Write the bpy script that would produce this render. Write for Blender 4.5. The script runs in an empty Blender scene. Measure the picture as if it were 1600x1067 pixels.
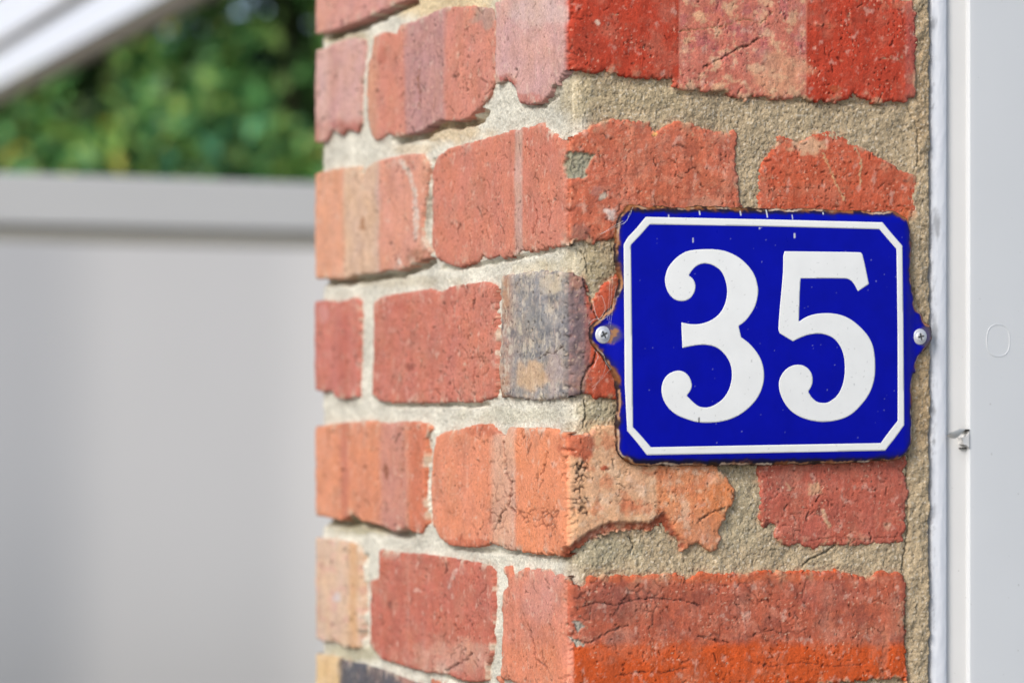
import bpy, math, random
import numpy as np
from mathutils import Vector

# ------------------------------------------------------------------ camera, world, sun, exposure
S = bpy.context.scene
COL = S.collection
CAM_Z = 1.45
FPX, CXP, HYP = 3787.0, 800.0, 580.0          # focal length and principal point of the lens in photo pixels
cam = bpy.data.cameras.new('camera'); cam_o = bpy.data.objects.new('camera', cam); COL.objects.link(cam_o)
cam_o.location = (0, 0, CAM_Z); cam_o.rotation_euler = (math.radians(90), 0, 0)
cam.sensor_width = 36; cam.lens = FPX / 1600 * 36; cam.shift_y = 46.5 / 1600
cam.clip_start = 0.05; cam.clip_end = 500
cam.dof.use_dof = True; cam.dof.focus_distance = 1.452; cam.dof.aperture_fstop = 5.0; cam.dof.aperture_blades = 0
S.camera = cam_o

SUN = Vector((-0.47, -0.66, 0.60)).normalized()
w = bpy.data.worlds.new('World'); S.world = w; w.use_nodes = True
nt = w.node_tree; nt.nodes.clear()
sky = nt.nodes.new('ShaderNodeTexSky'); sky.sky_type = 'NISHITA'; sky.sun_disc = False
sky.sun_elevation = math.asin(SUN.z); sky.sun_rotation = math.atan2(SUN.x, SUN.y)
sky.air_density = 1.0; sky.dust_density = 2.0; sky.ozone_density = 0.6
bg = nt.nodes.new('ShaderNodeBackground'); bg.inputs[1].default_value = 0.13
wo = nt.nodes.new('ShaderNodeOutputWorld')
nt.links.new(sky.outputs[0], bg.inputs[0]); nt.links.new(bg.outputs[0], wo.inputs[0])
sl = bpy.data.lights.new('sun', 'SUN'); sl.energy = 2.0; sl.angle = math.radians(22); sl.color = (1.0, 0.965, 0.92)
so = bpy.data.objects.new('sun', sl); COL.objects.link(so)
so.rotation_euler = SUN.to_track_quat('Z', 'Y').to_euler(); so.location = (-3, -3, 5)
S.view_settings.view_transform = 'Standard'; S.view_settings.look = 'None'
S.view_settings.gamma = 1; S.view_settings.exposure = 0.42
S.cycles.use_denoising = True
S.cycles.max_bounces = 8

# ------------------------------------------------------------------ noise in numpy
_rng = np.random.RandomState(7)
_perm = _rng.permutation(4096)
_ang = _rng.rand(4096) * 2 * np.pi
_gx, _gy = np.cos(_ang), np.sin(_ang)
_rx, _ry = _rng.rand(4096), _rng.rand(4096)
def _h(ix, iy): return _perm[(_perm[ix & 4095] + iy) & 4095]
def perlin(x, y):
    ix = np.floor(x).astype(np.int64); iy = np.floor(y).astype(np.int64)
    fx = x - ix; fy = y - iy
    u = fx * fx * fx * (fx * (fx * 6 - 15) + 10); v = fy * fy * fy * (fy * (fy * 6 - 15) + 10)
    def g(a, b):
        k = _h(ix + a, iy + b)
        return _gx[k] * (fx - a) + _gy[k] * (fy - b)
    n0 = g(0, 0) * (1 - u) + g(1, 0) * u; n1 = g(0, 1) * (1 - u) + g(1, 1) * u
    return (n0 * (1 - v) + n1 * v) * 1.5
def fbm(x, y, o=4, gain=0.5):
    t = 0; a = 1; n = 0
    for i in range(o):
        t = t + a * perlin(x + 17.3 * i, y - 9.1 * i); n += a; a *= gain; x = x * 2.03; y = y * 2.03
    return t / n * 1.5
def worley(x, y):
    ix = np.floor(x).astype(np.int64); iy = np.floor(y).astype(np.int64)
    f1 = np.full(x.shape, 9.0); f2 = f1.copy()
    for a in (-1, 0, 1):
        for b in (-1, 0, 1):
            k = _h(ix + a, iy + b)
            d = np.hypot(ix + a + _rx[k] - x, iy + b + _ry[k] - y)
            f2 = np.minimum(f2, np.maximum(d, f1)); f1 = np.minimum(f1, d)
    return f1, f2
def sstep(a, b, x):
    t = np.clip((x - a) / (b - a), 0, 1); return t * t * (3 - 2 * t)
def lin(c):
    c = np.asarray(c, float) / 255.0
    return np.where(c <= 0.04045, c / 12.92, ((c + 0.055) / 1.055) ** 2.4)

# ------------------------------------------------------------------ the pier's faces, unrolled: U along the wall, v up, h out of the wall
TH = math.atan(1630 / FPX)
DR = np.array([math.cos(TH), math.sin(TH)]); DL = np.array([-math.sin(TH), math.cos(TH)])
NR = -DL; NL = -DR
CORNER = np.array([0.0327, 1.408])
LEFT_LEN = 0.455
COURSE = 0.0855
def inv(x, y, h=0.0, face=None):
    """a pixel of the photo -> (U, v) on the pier's left face (U < 0) or right face (U > 0)"""
    k = (x - CXP) / FPX
    if face is None: face = 'L' if x <= 888 else 'R'
    n, d = (NL, DL) if face == 'L' else (NR, DR)
    b = CORNER + h * n
    if face == 'L' and x < 503:
        dep = b[1] + LEFT_LEN * d[1]
        return (-(LEFT_LEN + 0.07), (HYP - y) / FPX * dep)
    t = (k * b[1] - b[0]) / (d[0] - k * d[1])
    dep = b[1] + t * d[1]
    return (-t if face == 'L' else t, (HYP - y) / FPX * dep)
def fwd(U, v):
    """photo pixels of points on the two seen faces, used to lay out colours that were read off the photo"""
    Uc = np.maximum(U, -LEFT_LEN)
    X = np.where(Uc < 0, CORNER[0] - Uc * DL[0], CORNER[0] + Uc * DR[0])
    Y = np.where(Uc < 0, CORNER[1] - Uc * DL[1], CORNER[1] + Uc * DR[1])
    return CXP + FPX * X / Y, HYP - FPX * v / Y
def place(U, v, h, r):
    """unrolled (U, v, h) -> world, round arrises of radius r"""
    U = np.asarray(U, float); h = np.asarray(h, float) + 0 * U
    P = np.zeros(U.shape + (2,)); 
    mR = U >= r; mL = (U <= -r) & (U >= -LEFT_LEN + r); mB = U <= -LEFT_LEN - r
    mC = (U > -r) & (U < r); mF = (U > -LEFT_LEN - r) & (U < -LEFT_LEN + r)
    P[mR] = CORNER + U[mR, None] * DR + h[mR, None] * NR
    P[mL] = CORNER - U[mL, None] * DL + h[mL, None] * NL
    FC = CORNER + LEFT_LEN * DL
    P[mB] = FC + (-U[mB, None] - LEFT_LEN) * DR + h[mB, None] * DL
    if mC.any():
        a = (U[mC] + r) / (2 * r) * math.pi / 2
        n = np.cos(a)[:, None] * NL + np.sin(a)[:, None] * NR
        P[mC] = CORNER + r * DR + r * DL + (r + h[mC, None]) * n
    if mF.any():
        a = (U[mF] + LEFT_LEN + r) / (2 * r) * math.pi / 2
        n = np.cos(a)[:, None] * DL + np.sin(a)[:, None] * NL
        P[mF] = FC + r * DR - r * DL + (r + h[mF, None]) * n
    return np.stack([P[..., 0], P[..., 1], np.asarray(v, float) + CAM_Z], -1)

def poly_sdf(poly, X, Y):
    """signed distance, positive inside"""
    d2 = np.full(X.shape, 1e9); ins = np.zeros(X.shape, bool)
    n = len(poly)
    for i in range(n):
        ax, ay = poly[i]; bx, by = poly[(i + 1) % n]
        ex, ey = bx - ax, by - ay; l2 = ex * ex + ey * ey + 1e-18
        t = np.clip(((X - ax) * ex + (Y - ay) * ey) / l2, 0, 1)
        d2 = np.minimum(d2, (X - ax - t * ex) ** 2 + (Y - ay - t * ey) ** 2)
        c = ((ay > Y) != (by > Y))
        if ey != 0: ins ^= c & (X < ex * (Y - ay) / ey + ax)
    d = np.sqrt(d2); return np.where(ins, d, -d)
def smooth_poly(pts, keep=38, n=4):
    """round a traced outline, keeping its sharp corners"""
    P = [np.array(p, float) for p in pts]; N = len(P); out = []
    def corner(i):
        a = P[i] - P[i - 1]; b = P[(i + 1) % N] - P[i]
        c = np.dot(a, b) / (np.linalg.norm(a) * np.linalg.norm(b) + 1e-12)
        return math.degrees(math.acos(max(-1, min(1, c)))) > keep
    cs = [corner(i) for i in range(N)]
    for i in range(N):
        p0, p1, p2, p3 = P[i - 1], P[i], P[(i + 1) % N], P[(i + 2) % N]
        m1 = (p2 - p0) / 2 if not cs[i] else (p2 - p1)
        m2 = (p3 - p1) / 2 if not cs[(i + 1) % N] else (p2 - p1)
        L = np.linalg.norm(p2 - p1)
        for m in (m1, m2):
            k = np.linalg.norm(m)
            if k > L * 1.3: m *= L * 1.3 / k
        for j in range(n):
            t = j / n; t2 = t * t; t3 = t2 * t
            out.append((2*t3-3*t2+1)*p1 + (t3-2*t2+t)*m1 + (-2*t3+3*t2)*p2 + (t3-t2)*m2)
    return [tuple(p) for p in out]

def mesh_obj(name, verts, faces, mat, parent=None, colors=None, smooth=True):
    me = bpy.data.meshes.new(name)
    verts = np.asarray(verts, np.float32); 
    if isinstance(faces, np.ndarray) and faces.ndim == 2:
        k = faces.shape[1]; nf = len(faces)
        me.vertices.add(len(verts)); me.vertices.foreach_set('co', verts.ravel())
        me.loops.add(nf * k); me.loops.foreach_set('vertex_index', faces.astype(np.int32).ravel())
        me.polygons.add(nf); me.polygons.foreach_set('loop_start', np.arange(0, nf * k, k, dtype=np.int32))
        me.update(calc_edges=True)
    else:
        me.from_pydata([tuple(map(float, p)) for p in verts], [], [list(map(int, f)) for f in faces]); me.update()
    me.polygons.foreach_set('use_smooth', np.full(len(me.polygons), smooth))
    if colors is not None:
        a = me.color_attributes.new('Col', 'FLOAT_COLOR', 'POINT')
        c = np.ones((len(verts), 4), np.float32); c[:, :3] = colors
        a.data.foreach_set('color', c.ravel())
    me.materials.append(mat)
    o = bpy.data.objects.new(name, me); COL.objects.link(o)
    if parent is not None:
        o.parent = parent; o.matrix_parent_inverse = parent.matrix_basis.inverted()
    return o
def empty(name, loc, label, cat, group=None):   # the base of a thing; its parts are children
    o = bpy.data.objects.new(name, None); COL.objects.link(o); o.location = loc; o.empty_display_size = 0.1
    o['label'] = label; o['category'] = cat; o['kind'] = 'thing'
    if group: o['group'] = group
    return o

def grid_patch(Us, Vs, s, hfun, sink):
    """grid cells that touch the inside of a signed-distance field; the outer ring of vertices is
    pulled onto the outline and sunk, so the rim is a clean irregular edge"""
    UU, VV = np.meshgrid(Us, Vs)
    gv, gu = np.gradient(s, Vs, Us)
    g2 = gu * gu + gv * gv + 1e-6
    ins = s > 0
    cell = ins[:-1, :-1] | ins[1:, :-1] | ins[:-1, 1:] | ins[1:, 1:]
    du = np.median(np.diff(Us)); dv = np.median(np.diff(Vs)); lim = 1.6 * max(du, dv)
    mu = np.clip(-s * gu / g2, -lim, lim); mv = np.clip(-s * gv / g2, -lim, lim)
    pad = np.pad(~ins, 1, constant_values=True)
    near = ins & (pad[:-2, 1:-1] | pad[2:, 1:-1] | pad[1:-1, :-2] | pad[1:-1, 2:])
    out = ~ins
    U2 = np.where(out | near, UU + mu, UU); V2 = np.where(out | near, VV + mv, VV)
    idx = np.arange(UU.size).reshape(UU.shape)
    f = np.stack([idx[:-1, :-1], idx[:-1, 1:], idx[1:, 1:], idx[1:, :-1]], -1)[cell]
    used = np.unique(f); remap = np.full(UU.size, -1); remap[used] = np.arange(len(used))
    U2 = U2.ravel()[used]; V2 = V2.ravel()[used]; s1 = np.where(near, 0, s).ravel()[used]; o1 = out.ravel()[used]
    return U2, V2, np.maximum(s1, 0), o1, remap[f]

# ------------------------------------------------------------------ materials
def new_mat(name):
    m = bpy.data.materials.new(name); m.use_nodes = True
    n = m.node_tree.nodes; n.clear()
    out = n.new('ShaderNodeOutputMaterial'); b = n.new('ShaderNodeBsdfPrincipled')
    m.node_tree.links.new(b.outputs[0], out.inputs[0])
    return m, n, m.node_tree.links, b
def simple(name, col, rough=0.6, spec=0.4, metal=0.0, noise=0.06, scale=40, bump=0.0, specks=0.0):
    m, n, l, b = new_mat(name)
    tc = n.new('ShaderNodeTexCoord'); nz = n.new('ShaderNodeTexNoise'); nz.inputs['Scale'].default_value = scale; nz.inputs['Detail'].default_value = 6
    l.new(tc.outputs['Object'], nz.inputs['Vector'])
    mx = n.new('ShaderNodeMix'); mx.data_type = 'RGBA'
    c = np.asarray(col)
    mx.inputs[6].default_value = (*(c * (1 - noise)), 1); mx.inputs[7].default_value = (*np.minimum(c * (1 + noise), 1), 1)
    l.new(nz.outputs[0], mx.inputs[0]); l.new(mx.outputs[2], b.inputs['Base Color'])
    if specks:                                       # fly specks and small marks
        n2 = n.new('ShaderNodeTexNoise'); n2.inputs['Scale'].default_value = 330; n2.inputs['Detail'].default_value = 1; l.new(tc.outputs['Object'], n2.inputs['Vector'])
        m2 = n.new('ShaderNodeMapRange'); m2.inputs[1].default_value = 0.77; m2.inputs[2].default_value = 0.82; m2.inputs[4].default_value = specks; l.new(n2.outputs[0], m2.inputs[0])
        mk = n.new('ShaderNodeMix'); mk.data_type = 'RGBA'; mk.inputs[7].default_value = (0.16, 0.15, 0.13, 1)
        l.new(m2.outputs[0], mk.inputs[0]); l.new(mx.outputs[2], mk.inputs[6]); l.new(mk.outputs[2], b.inputs['Base Color'])
    b.inputs['Roughness'].default_value = rough; b.inputs['Specular IOR Level'].default_value = spec; b.inputs['Metallic'].default_value = metal
    if bump:
        bp = n.new('ShaderNodeBump'); bp.inputs['Distance'].default_value = bump; bp.inputs['Strength'].default_value = 0.6
        l.new(nz.outputs[0], bp.inputs['Height']); l.new(bp.outputs[0], b.inputs['Normal'])
    return m
def granular(name, s1, s2, contrast, bump_d, pit):
    """colour from the mesh, fine grain and pits from noise"""
    m, n, l, b = new_mat(name)
    tc = n.new('ShaderNodeTexCoord'); at = n.new('ShaderNodeAttribute'); at.attribute_name = 'Col'
    a = n.new('ShaderNodeTexNoise'); a.inputs['Scale'].default_value = s1; a.inputs['Detail'].default_value = 5; a.inputs['Roughness'].default_value = 0.65
    c = n.new('ShaderNodeTexVoronoi'); c.inputs['Scale'].default_value = s2
    l.new(tc.outputs['Object'], a.inputs['Vector']); l.new(tc.outputs['Object'], c.inputs['Vector'])
    mr = n.new('ShaderNodeMapRange'); mr.inputs[1].default_value = 0.25; mr.inputs[2].default_value = 0.75
    mr.inputs[3].default_value = 1 - contrast; mr.inputs[4].default_value = 1 + contrast
    l.new(a.outputs[0], mr.inputs[0])
    mul = n.new('ShaderNodeMix'); mul.data_type = 'RGBA'; mul.blend_type = 'MULTIPLY'; mul.inputs[0].default_value = 1
    l.new(at.outputs[0], mul.inputs[6]); l.new(mr.outputs[0], mul.inputs[7])
    pc = n.new('ShaderNodeMapRange'); pc.inputs[1].default_value = 0.0; pc.inputs[2].default_value = 1.0
    pc.inputs[3].default_value = 1 - pit; pc.inputs[4].default_value = 1 + pit
    l.new(c.outputs['Color'], pc.inputs[0])
    mul2 = n.new('ShaderNodeMix'); mul2.data_type = 'RGBA'; mul2.blend_type = 'MULTIPLY'; mul2.inputs[0].default_value = 1
    l.new(mul.outputs[2], mul2.inputs[6]); l.new(pc.outputs[0], mul2.inputs[7])
    l.new(mul2.outputs[2], b.inputs['Base Color'])
    ad = n.new('ShaderNodeMath'); ad.operation = 'MULTIPLY_ADD'; ad.inputs[1].default_value = -0.5
    l.new(c.outputs['Distance'], ad.inputs[0]); l.new(a.outputs[0], ad.inputs[2])
    bp = n.new('ShaderNodeBump'); bp.inputs['Distance'].default_value = bump_d; bp.inputs['Strength'].default_value = 0.8
    l.new(ad.outputs[0], bp.inputs['Height']); l.new(bp.outputs[0], b.inputs['Normal'])
    b.inputs['Roughness'].default_value = 0.88; b.inputs['Specular IOR Level'].default_value = 0.25
    return m
M_BRICK = granular('fired_clay', 650, 1700, 0.20, 0.0004, 0.12)
M_MORTAR = granular('sandy_mortar', 900, 1400, 0.14, 0.00065, 0.22)

# ------------------------------------------------------------------ the ground
g = mesh_obj('ground', [(-150, -150, 0), (150, -150, 0), (150, 150, 0), (-150, 150, 0)], [(0, 1, 2, 3)],
             simple('concrete_paving', (0.30, 0.29, 0.27), 0.9, 0.2, noise=0.15, scale=3, bump=0.002), smooth=False)
g['kind'] = 'structure'

# ------------------------------------------------------------------ brick outlines and colours, read off the photograph
def uv(U, v): return ('uv', U, v)
def top_v(k): return 0.1410 + (2 - k) * COURSE
BR = []
def brick(poly, base, paint=(), proud=0.0, strokes=30, tilt=0.0, rough=1.0, **kw):
    P = []
    for p in poly:
        P.append((p[1], p[2]) if p[0] == 'uv' else inv(*p))
    BR.append(dict(poly=P, base=base, paint=list(paint), proud=proud, strokes=strokes, tilt=tilt, rough=rough, **kw))

# course 0 (top edge of the picture)
brick([uv(-.53, .323), uv(-.233, .323), uv(-.233, .2525), (626, 5), (597, 18), (568, 32), (521, 49), (507, 51), (490, 47)],
      (222, 158, 146), [('b', 480, 520, (226, 164, 142), 14, .6)], .0015)
brick([uv(-.221, .323), uv(.1, .323), uv(.1, .245), uv(-.221, .2505)], (205, 125, 105), [], 0, 10)
brick([uv(.112, .323), uv(.2275, .323), uv(.2275, .245), uv(.112, .245)], (186, 84, 56), [], 0, 10)
# course 1
brick([(490, 76), (490, 205), (504, 223), (512, 220), (521, 202), (536, 212), (543, 202), (560, 207), (565, 192), (565, 146), (568, 117),
       (571, 63), (553, 60), (529, 66), (512, 75)], (219, 170, 160),
      [('y', 190, 230, (190, 108, 92), 12, .8), ('b', 520, 530, (200, 140, 132), 8, .5), ('b', 500, 516, (226, 186, 172), 8, .5)], .0015, 24)
brick([(585, 58), (600, 50), (621, 54), (627, 39), (648, 34), (660, 28), (696, 12), (740, 10), (768, 14), (776, 30), (778, 60), (778, 100), (775, 130),
       (763, 156), (746, 173), (736, 183), (715, 190), (687, 188), (660, 205), (631, 212), (616, 214), (607, 208), (599, 217), (587, 220), (581, 210),
       (576, 185), (574, 146), (575, 102), (583, 80)], (217, 141, 120),
      [('b', 635, 697, (194, 146, 142), 4, .85), ('b', 570, 592, (214, 160, 128), 8, .6), ('e', 765, 25, 26, 22, (176, 150, 136), .7),
       ('e', 600, 90, 8, 18, (190, 92, 74), .5), ('l', [(657, 112), (656, 130), (658, 150), (657, 170)], 3, (140, 84, 66), .8)], .001, 60)
brick([(779, 20), (779, 122), (780, 132), (795, 124), (807, 132), (813, 149), (816, 162), (831, 163), (851, 160), (861, 151), (868, 134), (875, 133),
       (881, 122), (886, 107), (903, 112), (930, 115), (941, 112), (984, 123), (1019, 123), (1048, 125), (1050, 136), (1065, 141), (1108, 143), (1131, 144),
       (1139, 149), (1166, 158), (1170, 147), (1201, 153), (1247, 155), (1271, 159), (1321, 160), (1331, 146), (1360, 160), (1414, 160), (1428, 149),
       (1428, 27), (1424, 0), uv(.2275, .2285), uv(-.106, .2285)], (186, 62, 36),
      [('b', 700, 887, (217, 168, 160), 2, 1), ('e', 850, 15, 60, 30, (226, 196, 186), .6), ('e', 795, 128, 22, 12, (186, 92, 78), .8),
       ('e', 830, 155, 28, 12, (206, 122, 106), .7), ('b', 889, 1058, (184, 62, 36), 1.5, 1), ('b', 1058, 1257, (202, 118, 98), 2, .9), ('mot', 1058, 1257, -40, 170, (224, 178, 140), 24, .75),
       ('mot', 1058, 1257, -40, 90, (178, 92, 96), 30, .6), ('e', 1215, 115, 50, 40, (220, 170, 128), .5), ('b', 1412, 1430, (178, 92, 82), 4, .6),
       ('l', [(1096, 107), (1110, 99), (1125, 92), (1140, 84), (1152, 76), (1168, 72), (1184, 60)], 2.2, (96, 62, 44), 1.2),
       ('l', [(1060, 50), (1100, 46), (1135, 40), (1160, 30), (1185, 38), (1205, 20)], 1.5, (150, 110, 70), .6),
       ('l', [(889, 60), (894, 72), (888, 82), (900, 86), (903, 76)], 1.8, (92, 34, 26), .8),
       ('l', [(1270, 40), (1290, 38), (1300, 44)], 3, (196, 100, 70), -.6), ('e', 930, 35, 4, 7, (222, 190, 170), .9), ('e', 1300, 140, 9, 6, (168, 88, 50), .6),
       ('e', 1400, 6, 14, 6, (196, 112, 80), .5)], .0025, 60)
# course 2
brick([(490, 272), (507, 269), (529, 264), (563, 260), (570, 284), (574, 264), (587, 254), (607, 248), (636, 242), (660, 241), (672, 258), (668, 300),
       (661, 340), (662, 370), (672, 392), (670, 403), (650, 412), (626, 423), (607, 422), (587, 427), (553, 430), (541, 436), (504, 435), (490, 433)],
      (226, 158, 134), [('b', 480, 540, (234, 168, 134), 3, 1), ('b', 540, 592, (225, 190, 160), 4, .9), ('e', 568, 350, 5, 16, (170, 118, 78), .8),
       ('e', 640, 258, 12, 20, (190, 128, 110), .6), ('l', [(632, 252), (645, 275), (652, 300), (654, 335), (653, 370)], 6, (226, 210, 196), -.3),
       ('e', 655, 400, 18, 14, (160, 110, 84), .6), ('e', 629, 410, 5, 6, (234, 222, 206), .8), ('b', 590, 596, (206, 190, 174), 3, .5)], .0016, 20)
brick([(682, 249), (700, 233), (749, 220), (780, 211), (822, 200), (849, 194), (856, 202), (871, 214), (885, 222), (895, 217), (922, 198), (934, 190), (976, 188),
       (1013, 194), (1021, 209), (1030, 201), (1054, 190), (1077, 192), (1100, 203), (1131, 209), (1147, 205), (1152, 217), (1148, 232), (1150, 275),
       (1157, 323), (1156, 372), (965, 372), (953, 373), (924, 380), (905, 375), (886, 382), (836, 393), (817, 390), (810, 398), (788, 404), (783, 399),
       (763, 405), (756, 398), (749, 409), (719, 418), (697, 412), (685, 404), (676, 386), (677, 269)], (200, 106, 76),
      [('b', 600, 887, (216, 134, 110), 2, 1), ('e', 850, 225, 34, 24, (204, 116, 92), .5), ('b', 807, 819, (208, 168, 154), 2.5, .85), ('mot', 888, 1160, 180, 380, (212, 134, 104), 16, .7),
       ('mot', 888, 1160, 180, 380, (160, 84, 66), 26, .45), ('e', 903, 362, 18, 16, (128, 86, 78), .6), ('e', 951, 333, 11, 9, (226, 202, 186), .9),
       ('e', 944, 307, 6, 5, (206, 196, 172), .8), ('e', 930, 300, 10, 10, (172, 120, 110), .5), ('e', 1100, 320, 30, 14, (214, 156, 128), .5),
       ('patch', [(884, 242), (890, 237), (908, 238), (928, 243), (922, 256), (914, 266), (918, 276), (905, 279), (886, 278), (882, 260)], (154, 150, 128), -1.6),
       ('l', [(1052, 230), (1062, 226), (1070, 232)], 3, (96, 46, 34), .8), ('l', [(1070, 270), (1085, 262), (1092, 274)], 2, (110, 50, 36), .7),
       ('l', [(860, 315), (864, 335), (858, 360)], 2, (140, 70, 56), .8), ('l', [(836, 310), (842, 340), (834, 365)], 2, (150, 76, 60), .8),
       ('e', 1021, 211, 4, 5, (226, 170, 100), .9)], .0012, 110)
brick([(1184, 325), (1185, 287), (1191, 256), (1209, 229), (1214, 213), (1232, 215), (1247, 225), (1271, 209), (1306, 205), (1325, 221), (1348, 232),
       (1383, 252), (1418, 271), (1433, 275), (1430, 310), (1430, 329), (1420, 345), (1420, 372), (1186, 372)], (196, 90, 58),
      [('mot', 1184, 1440, 200, 380, (206, 108, 76), 18, .7), ('e', 1262, 228, 34, 14, (214, 176, 136), .75), ('e', 1205, 275, 14, 40, (188, 84, 56), .5),
       ('l', [(1285, 240), (1295, 262), (1304, 285), (1318, 312)], 2.2, (206, 172, 124), -.2), ('l', [(1336, 232), (1344, 250), (1343, 290)], 2.2, (196, 170, 130), -.2),
       ('e', 1410, 282, 6, 4, (96, 60, 50), .7), ('e', 1415, 345, 20, 20, (206, 110, 60), .5)], .0008, 60)
# course 3
brick([(490, 476), (504, 470), (516, 470), (530, 474), (555, 465), (564, 470), (565, 500), (562, 590), (561, 620), (537, 624), (528, 620), (519, 610),
       (507, 612), (490, 596)], (210, 126, 110), [('b', 536, 546, (188, 98, 84), 8, .6), ('e', 510, 490, 12, 18, (222, 160, 150), .5)], .002, 14)
brick([(585, 473), (597, 464), (624, 459), (672, 452), (690, 457), (702, 449), (726, 444), (765, 440), (777, 449), (775, 488), (778, 515), (777, 590),
       (775, 620), (750, 628), (690, 629), (615, 630), (594, 626), (583, 617), (585, 545)], (208, 124, 104),
      [('b', 720, 775, (214, 132, 108), 12, .7), ('e', 645, 574, 9, 7, (140, 72, 60), .7), ('e', 625, 480, 18, 6, (190, 96, 76), .5),
       ('l', [(742, 452), (744, 470), (740, 486)], 2.4, (110, 56, 50), 1.2), ('l', [(728, 446), (729, 462)], 2.4, (110, 56, 50), 1.2),
       ('l', [(745, 570), (742, 600), (744, 625)], 2.2, (150, 70, 54), .8), ('l', [(728, 560), (756, 558)], 1.6, (150, 84, 66), .5),
       ('l', [(664, 612), (690, 607)], 1.6, (160, 90, 70), .5), ('mot', 583, 780, 440, 632, (216, 140, 122), 22, .5)], .0012, 70)
brick([(786, 432), (798, 430), (819, 427), (852, 425), (888, 427), (900, 430), (907, 432), (914, 439), (919, 454), (924, 468), (930, 463), (939, 447),
       (956, 434), (970, 425), (1412, 428), (1412, 620), (960, 622), (930, 621), (918, 615), (900, 617), (870, 623), (840, 624), (816, 621), (786, 620), (784, 585), (786, 500)],
      (192, 84, 54), [('b', 700, 889, (156, 152, 150), 2, 1), ('b', 780, 803, (196, 144, 108), 7, .75), ('e', 800, 540, 14, 60, (168, 146, 140), .5),
       ('mot', 784, 888, 420, 630, (112, 112, 116), 22, .75), ('mot', 784, 888, 420, 630, (198, 184, 166), 12, .55), ('str', 784, 888, 420, 630, (226, 214, 194), 6, .6), ('e', 862, 445, 20, 18, (226, 208, 178), .7), ('e', 834, 590, 26, 30, (218, 180, 140), .75),
       ('e', 872, 580, 16, 40, (200, 176, 172), .5), ('e', 845, 480, 20, 40, (140, 142, 146), .5), ('b', 886, 912, (112, 106, 108), 4, .9), ('e', 914, 520, 10, 70, (132, 104, 104), .7), ('e', 900, 440, 14, 14, (180, 124, 96), .6),
       ('e', 905, 600, 16, 14, (160, 116, 96), .6), ('mot', 888, 925, 420, 630, (172, 128, 120), 14, .5),
       ('l', [(910, 438), (916, 455), (922, 470), (924, 485), (930, 496)], 2.6, (42, 34, 30), 2), ('l', [(930, 545), (926, 565), (914, 580), (908, 595), (906, 630)], 2.2, (50, 36, 30), 1.6),
       ('l', [(846, 560), (858, 552), (872, 552), (882, 540)], 1.6, (80, 60, 56), 1), ('spk', 784, 886, 425, 620, (38, 34, 40), 60)], .0018, 30)
# course 4
brick([(488, 668), (504, 666), (523, 662), (543, 660), (588, 657), (592, 661), (615, 661), (640, 658), (673, 662), (677, 669), (669, 685), (667, 730), (666, 775), (668, 818),
       (660, 833), (646, 831), (637, 824), (619, 831), (601, 823), (588, 817), (570, 815), (554, 803), (534, 813), (504, 806), (488, 803)], (228, 148, 112),
      [('b', 480, 530, (236, 158, 120), 10, .8), ('b', 536, 547, (206, 124, 100), 5, .8), ('b', 598, 640, (208, 144, 128), 6, .8), ('b', 642, 672, (214, 120, 88), 6, .8),
       ('e', 605, 735, 4, 14, (150, 84, 54), .8), ('e', 573, 730, 3, 4, (150, 84, 54), .7), ('l', [(634, 690), (633, 730), (630, 760)], 3, (180, 104, 84), .6)], .0016, 24)
brick([(687, 683), (700, 674), (729, 670), (744, 664), (768, 662), (780, 674), (793, 684), (802, 667), (836, 672), (866, 670), (880, 675), (895, 680), (922, 677), (927, 666), (956, 664), (980, 668),
       (1116, 670), (1116, 726), (1120, 737), (1133, 743), (1143, 761), (1145, 780), (1135, 794), (1131, 807), (1120, 827), (1123, 842), (1118, 856), (1104, 858), (1089, 842), (1081, 850),
       (1065, 860), (1054, 842), (1042, 830), (1034, 813), (1015, 829), (996, 827), (953, 830), (922, 842), (899, 858), (889, 866), (880, 867), (836, 863), (797, 857), (773, 848), (758, 854), (739, 854),
       (707, 851), (694, 842), (682, 820), (679, 775), (680, 737), (684, 707)], (216, 138, 92),
      [('b', 600, 890, (234, 148, 112), 2, 1), ('b', 775, 813, (226, 176, 148), 5, .85), ('b', 813, 891, (240, 150, 104), 2, .7), ('e', 760, 670, 26, 12, (200, 102, 70), .7), ('e', 730, 848, 60, 9, (204, 104, 72), .6),
       ('b', 889, 1024, (220, 176, 136), 3, .8), ('mot', 893, 1145, 660, 860, (230, 196, 164), 22, .55), ('mot', 893, 1145, 660, 860, (206, 116, 74), 30, .55), ('e', 905, 690, 26, 30, (182, 84, 56), .85), ('e', 940, 732, 5, 4, (170, 70, 40), .9),
       ('e', 980, 790, 16, 9, (206, 116, 78), .7), ('e', 1125, 780, 30, 40, (222, 132, 76), .7), ('e', 1030, 740, 20, 16, (204, 122, 84), .5),
       ('crk', 893, 917, 722, 802, (62, 40, 32), 9, 1.0), ('crk', 770, 812, 760, 830, (120, 70, 52), 16, .6), ('crk', 815, 880, 795, 825, (120, 64, 46), 11, .8),
       ('l', [(793, 690), (796, 715), (797, 738), (804, 752), (806, 765), (800, 790), (812, 800)], 2.4, (120, 64, 50), 1.5), ('l', [(786, 815), (790, 802), (796, 795)], 2.5, (84, 60, 44), 1.2),
       ('l', [(862, 706), (858, 725), (852, 742)], 2, (140, 76, 54), 1), ('edge', [(886, 866), (899, 853), (922, 836), (953, 822), (996, 822), (1015, 822), (1034, 808), (1046, 832), (1060, 850)], 9, (146, 66, 40), 2.2),
       ('l', [(950, 785), (975, 780), (1000, 788), (1030, 783)], 1.4, (150, 96, 66), .5), ('l', [(1090, 812), (1108, 800), (1130, 793)], 2.5, (80, 52, 36), 1.2)], .003, 60)
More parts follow.
